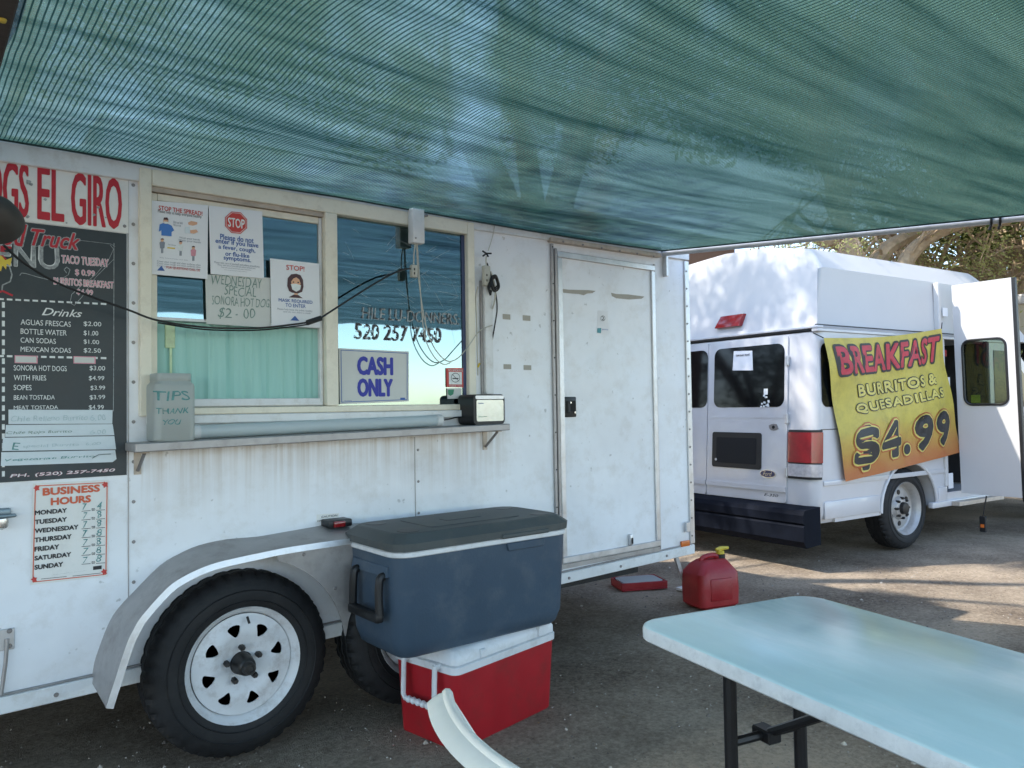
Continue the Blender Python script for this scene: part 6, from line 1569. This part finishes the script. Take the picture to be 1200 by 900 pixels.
def auto_tree(name, label, base, h, rad, nl, size, leaf, tm, seed, nclump=26, zlow=.35, group='trees around the lot', extra=(), sparse=()):
    rnd = random.Random(seed); B0 = Vector(base)
    fork = B0+Vector((rnd.uniform(-.3, .3), rnd.uniform(-.3, .3), h*.28)); limbs = [([B0+Vector((0, 0, -.1)), B0.lerp(fork, .5)+Vector((.08, .05, 0)), fork], h*.035, h*.026)]; clumps = []
    nb = 6
    for k in range(nb):
        a = 2*PI*k/nb+rnd.uniform(-.4, .4); e = B0+Vector((math.cos(a)*rad*.7, math.sin(a)*rad*.7, h*rnd.uniform(.62, .86)))
        mid = fork.lerp(e, .5)+Vector((0, 0, h*.07)); limbs.append(([fork, mid, e], h*.018, h*.005))
        limbs.append(([mid, mid.lerp(e, .6)+Vector((rnd.uniform(-1, 1), rnd.uniform(-1, 1), h*.12))], h*.008, h*.003))
    for k in range(nclump):
        a = rnd.uniform(0, 2*PI); q = math.sqrt(rnd.uniform(0.02, 1))*rad; z = h*(zlow+(1-zlow)*rnd.uniform(.15, .95)*(1-.35*(q/rad)**2))
        clumps.append((B0+Vector((math.cos(a)*q, math.sin(a)*q, z)), rad*rnd.uniform(.16, .34)))
    clumps += list(extra)
    clumps = [c for c in clumps if not lit_patch(c[0], c[1])]
    return tree(name, label, base, limbs, clumps, nl, size, leaf, tm, seed, group, sparse=sparse)
# mesquite behind the van with the pale leaning limbs
dp = 11.0
def P(x, y, d=dp): return AT(x, y, d)
bs = G(1040, 0+545) if False else P(1035, 470, dp); bs = Vector((bs.x, bs.y, 0))
limbs = [([bs, P(1030, 400), P(1020, 330)], .26, .20),
         ([P(1020, 330), P(1000, 300), P(990, 270), P(978, 230), P(960, 180)], .17, .08),
         ([P(1022, 335), P(1034, 302), P(1052, 281), P(1075, 271, dp+.3), P(1120, 262, dp+.6)], .13, .07),
         ([P(1040, 345, dp-.4), P(1062, 306, dp-.4), P(1082, 284, dp-.4), P(1100, 271, dp-.4), P(1132, 264, dp-.4), P(1172, 260.5, dp-.4), P(1230, 250, dp-.4)], .12, .05),
         ([P(990, 270), P(966, 284, dp-.3), P(948, 276, dp-.6), P(920, 262, dp-.9)], .09, .03),
         ([P(1100, 271, dp+.3), P(1130, 240, dp+.5), P(1160, 200, dp+.5)], .06, .02),
         ([P(1190, 345, dp+1.5), P(1180, 330, dp+1.5), P(1200, 310, dp+1.5), P(1250, 290, dp+1.5)], .10, .05)]
cl_ = []
rnd = random.Random(21)
for k in range(30): cl_.append((P(rnd.uniform(985, 1290), rnd.uniform(225, 345), rnd.uniform(dp-.2, dp+3.5)), rnd.uniform(.35, .75)))
for k in range(26): cl_.append((P(rnd.uniform(960, 1330), rnd.uniform(60, 240), rnd.uniform(dp-1.5, dp+3)), rnd.uniform(.5, 1.1)))
tree('mesquite_tree', 'mesquite with pale leaning limbs directly behind the white van roof', bs, limbs, cl_, 26000, .019, leaf_olive, wood_pale, 4)
# thin drooping twigs of the tree in front of the van's roof
b = MB(); b.m(wood); rnd = random.Random(9)
tb = P(955, 240, 7.2)
T = thing('overhanging_branch', 'thin drooping twigs hanging in front of the van roof corner', 'branch', tb)
limb(b, [P(1020, 180, 8.5), P(985, 235, 7.6), P(950, 283, 7.0), P(925, 290, 6.9)], .02, .005, 6)
tips = []
for k in range(20):
    x = rnd.uniform(905, 1010); s_ = P(x+rnd.uniform(-10, 25), rnd.uniform(262, 285), 7.0); dl_ = rnd.uniform(25, 75); e_ = P(x+rnd.uniform(-14, 14), 280+dl_, 6.9)
    m_ = s_.lerp(e_, .5)+Vector((rnd.uniform(-.12, .12), rnd.uniform(-.08, .08), .05)); limb(b, [s_, m_, e_], .0045, .002, 4); tips.append((m_, .10))
b.build('twigs', None, T)
b = MB(); b.m(leaf_olive); leaves(b, tips+[(P(960, 283, 7), .22), (P(985, 290, 7), .2)], 520, .014, 1.0, rnd); b.build('leaves', None, T, smooth=False, norm=False)
# shade tree behind the trailer whose crown dapples the van and shows through the net
DENSE = []  # clumps added up-sun to shade the van doors and nearby ground
for k in range(34):
    rr_ = random.Random(100+k); t_ = rr_.uniform(4.0, 5.6); zz = rr_.uniform(.5, 1.75); yy = rr_.uniform(3.3, 5.4)
    DENSE.append((Vector((5.6-.816*t_, yy+.578*t_, zz+math.tan(SUN_EL)*t_)), rr_.uniform(.35, .6)))
for k in range(12):
    rr_ = random.Random(700+k); zz = rr_.uniform(5.2, 7.0); L_ = zz/math.tan(SUN_EL)
    DENSE.append((Vector((rr_.uniform(4.3, 4.95)-.816*L_, rr_.uniform(2.2, 3.4)+.578*L_, zz)), rr_.uniform(.25, .4)))
SPARSE = []  # thin clumps added up-sun to dapple the van roof
for k in range(90):
    rr_ = random.Random(300+k); t_ = rr_.uniform(3.9, 5.6); zz = rr_.uniform(1.7, 2.7); yy = rr_.uniform(2.9, 5.6); e_ = math.tan(SUN_EL)
    SPARSE.append((Vector((5.75-.816*t_, yy+.578*t_, zz+e_*t_)), rr_.uniform(.2, .5)))
auto_tree('shade_tree', 'big tree behind the trailer seen dimly through the net', (.3, 7.8, 0), 9.2, 3.7, 60000, .036, leaf_green, wood, 31, 56, .45, extra=DENSE, sparse=SPARSE)
auto_tree('background_tree', 'olive tree behind the open van door', (14.5, 5.3, 0), 6.2, 3.2, 15000, .026, leaf_olive, wood_pale, 41, 40, .15)
auto_tree('background_tree', 'low olive tree far right beyond the parked box van', (17.5, 3.0, 0), 6.0, 3.4, 14000, .030, leaf_olive, wood_pale, 43, 40, .1)
auto_tree('background_tree', 'far tree between the two nearer olive trees', (19, 8.5, 0), 7.5, 3.8, 14000, .038, leaf_olive, wood, 44, 36, .15)

auto_tree('shade_tree', 'tall tree between the building and the van seen through the net', (7.6, 9.5, 0), 11.5, 4.4, 34000, .07, leaf_green, wood, 52, 60, .50)
auto_tree('shade_tree', 'tall tree to the right of the van seen through the net', (12.5, 1.2, 0), 9.5, 4.4, 34000, .07, leaf_green, wood, 53, 60, .35)

auto_tree('background_tree', 'broad tree standing well behind the trailer', (-6, 15, 0), 7.0, 4.2, 12000, .08, leaf_green, wood, 61, 40, .05)
auto_tree('background_tree', 'bushy tree to the left of the broad tree behind the trailer', (-14, 14, 0), 7.5, 4.5, 12000, .08, leaf_green, wood, 62, 40, .05)

auto_tree('background_tree', 'tree far behind the viewer, added to darken the window reflection', (30, -18, 0), 5.0, 4.2, 6000, .1, leaf_green, wood, 71, 30, .05)  # trees added out of view to dim the pane's bright horizon
auto_tree('background_tree', 'second far tree behind the viewer, added to darken the window reflection', (24, -15, 0), 4.0, 3.6, 6000, .1, leaf_olive, wood, 72, 30, .05)
auto_tree('background_tree', 'third far tree behind the viewer, added to darken the window reflection', (38, -23, 0), 6.0, 5.0, 6000, .1, leaf_green, wood, 73, 30, .05)

auto_tree('shade_tree', 'tallest tree, far beyond the van and seen only through the net', (19, 7, 0), 15, 6.5, 38000, .10, leaf_green, wood, 54, 70, .42)
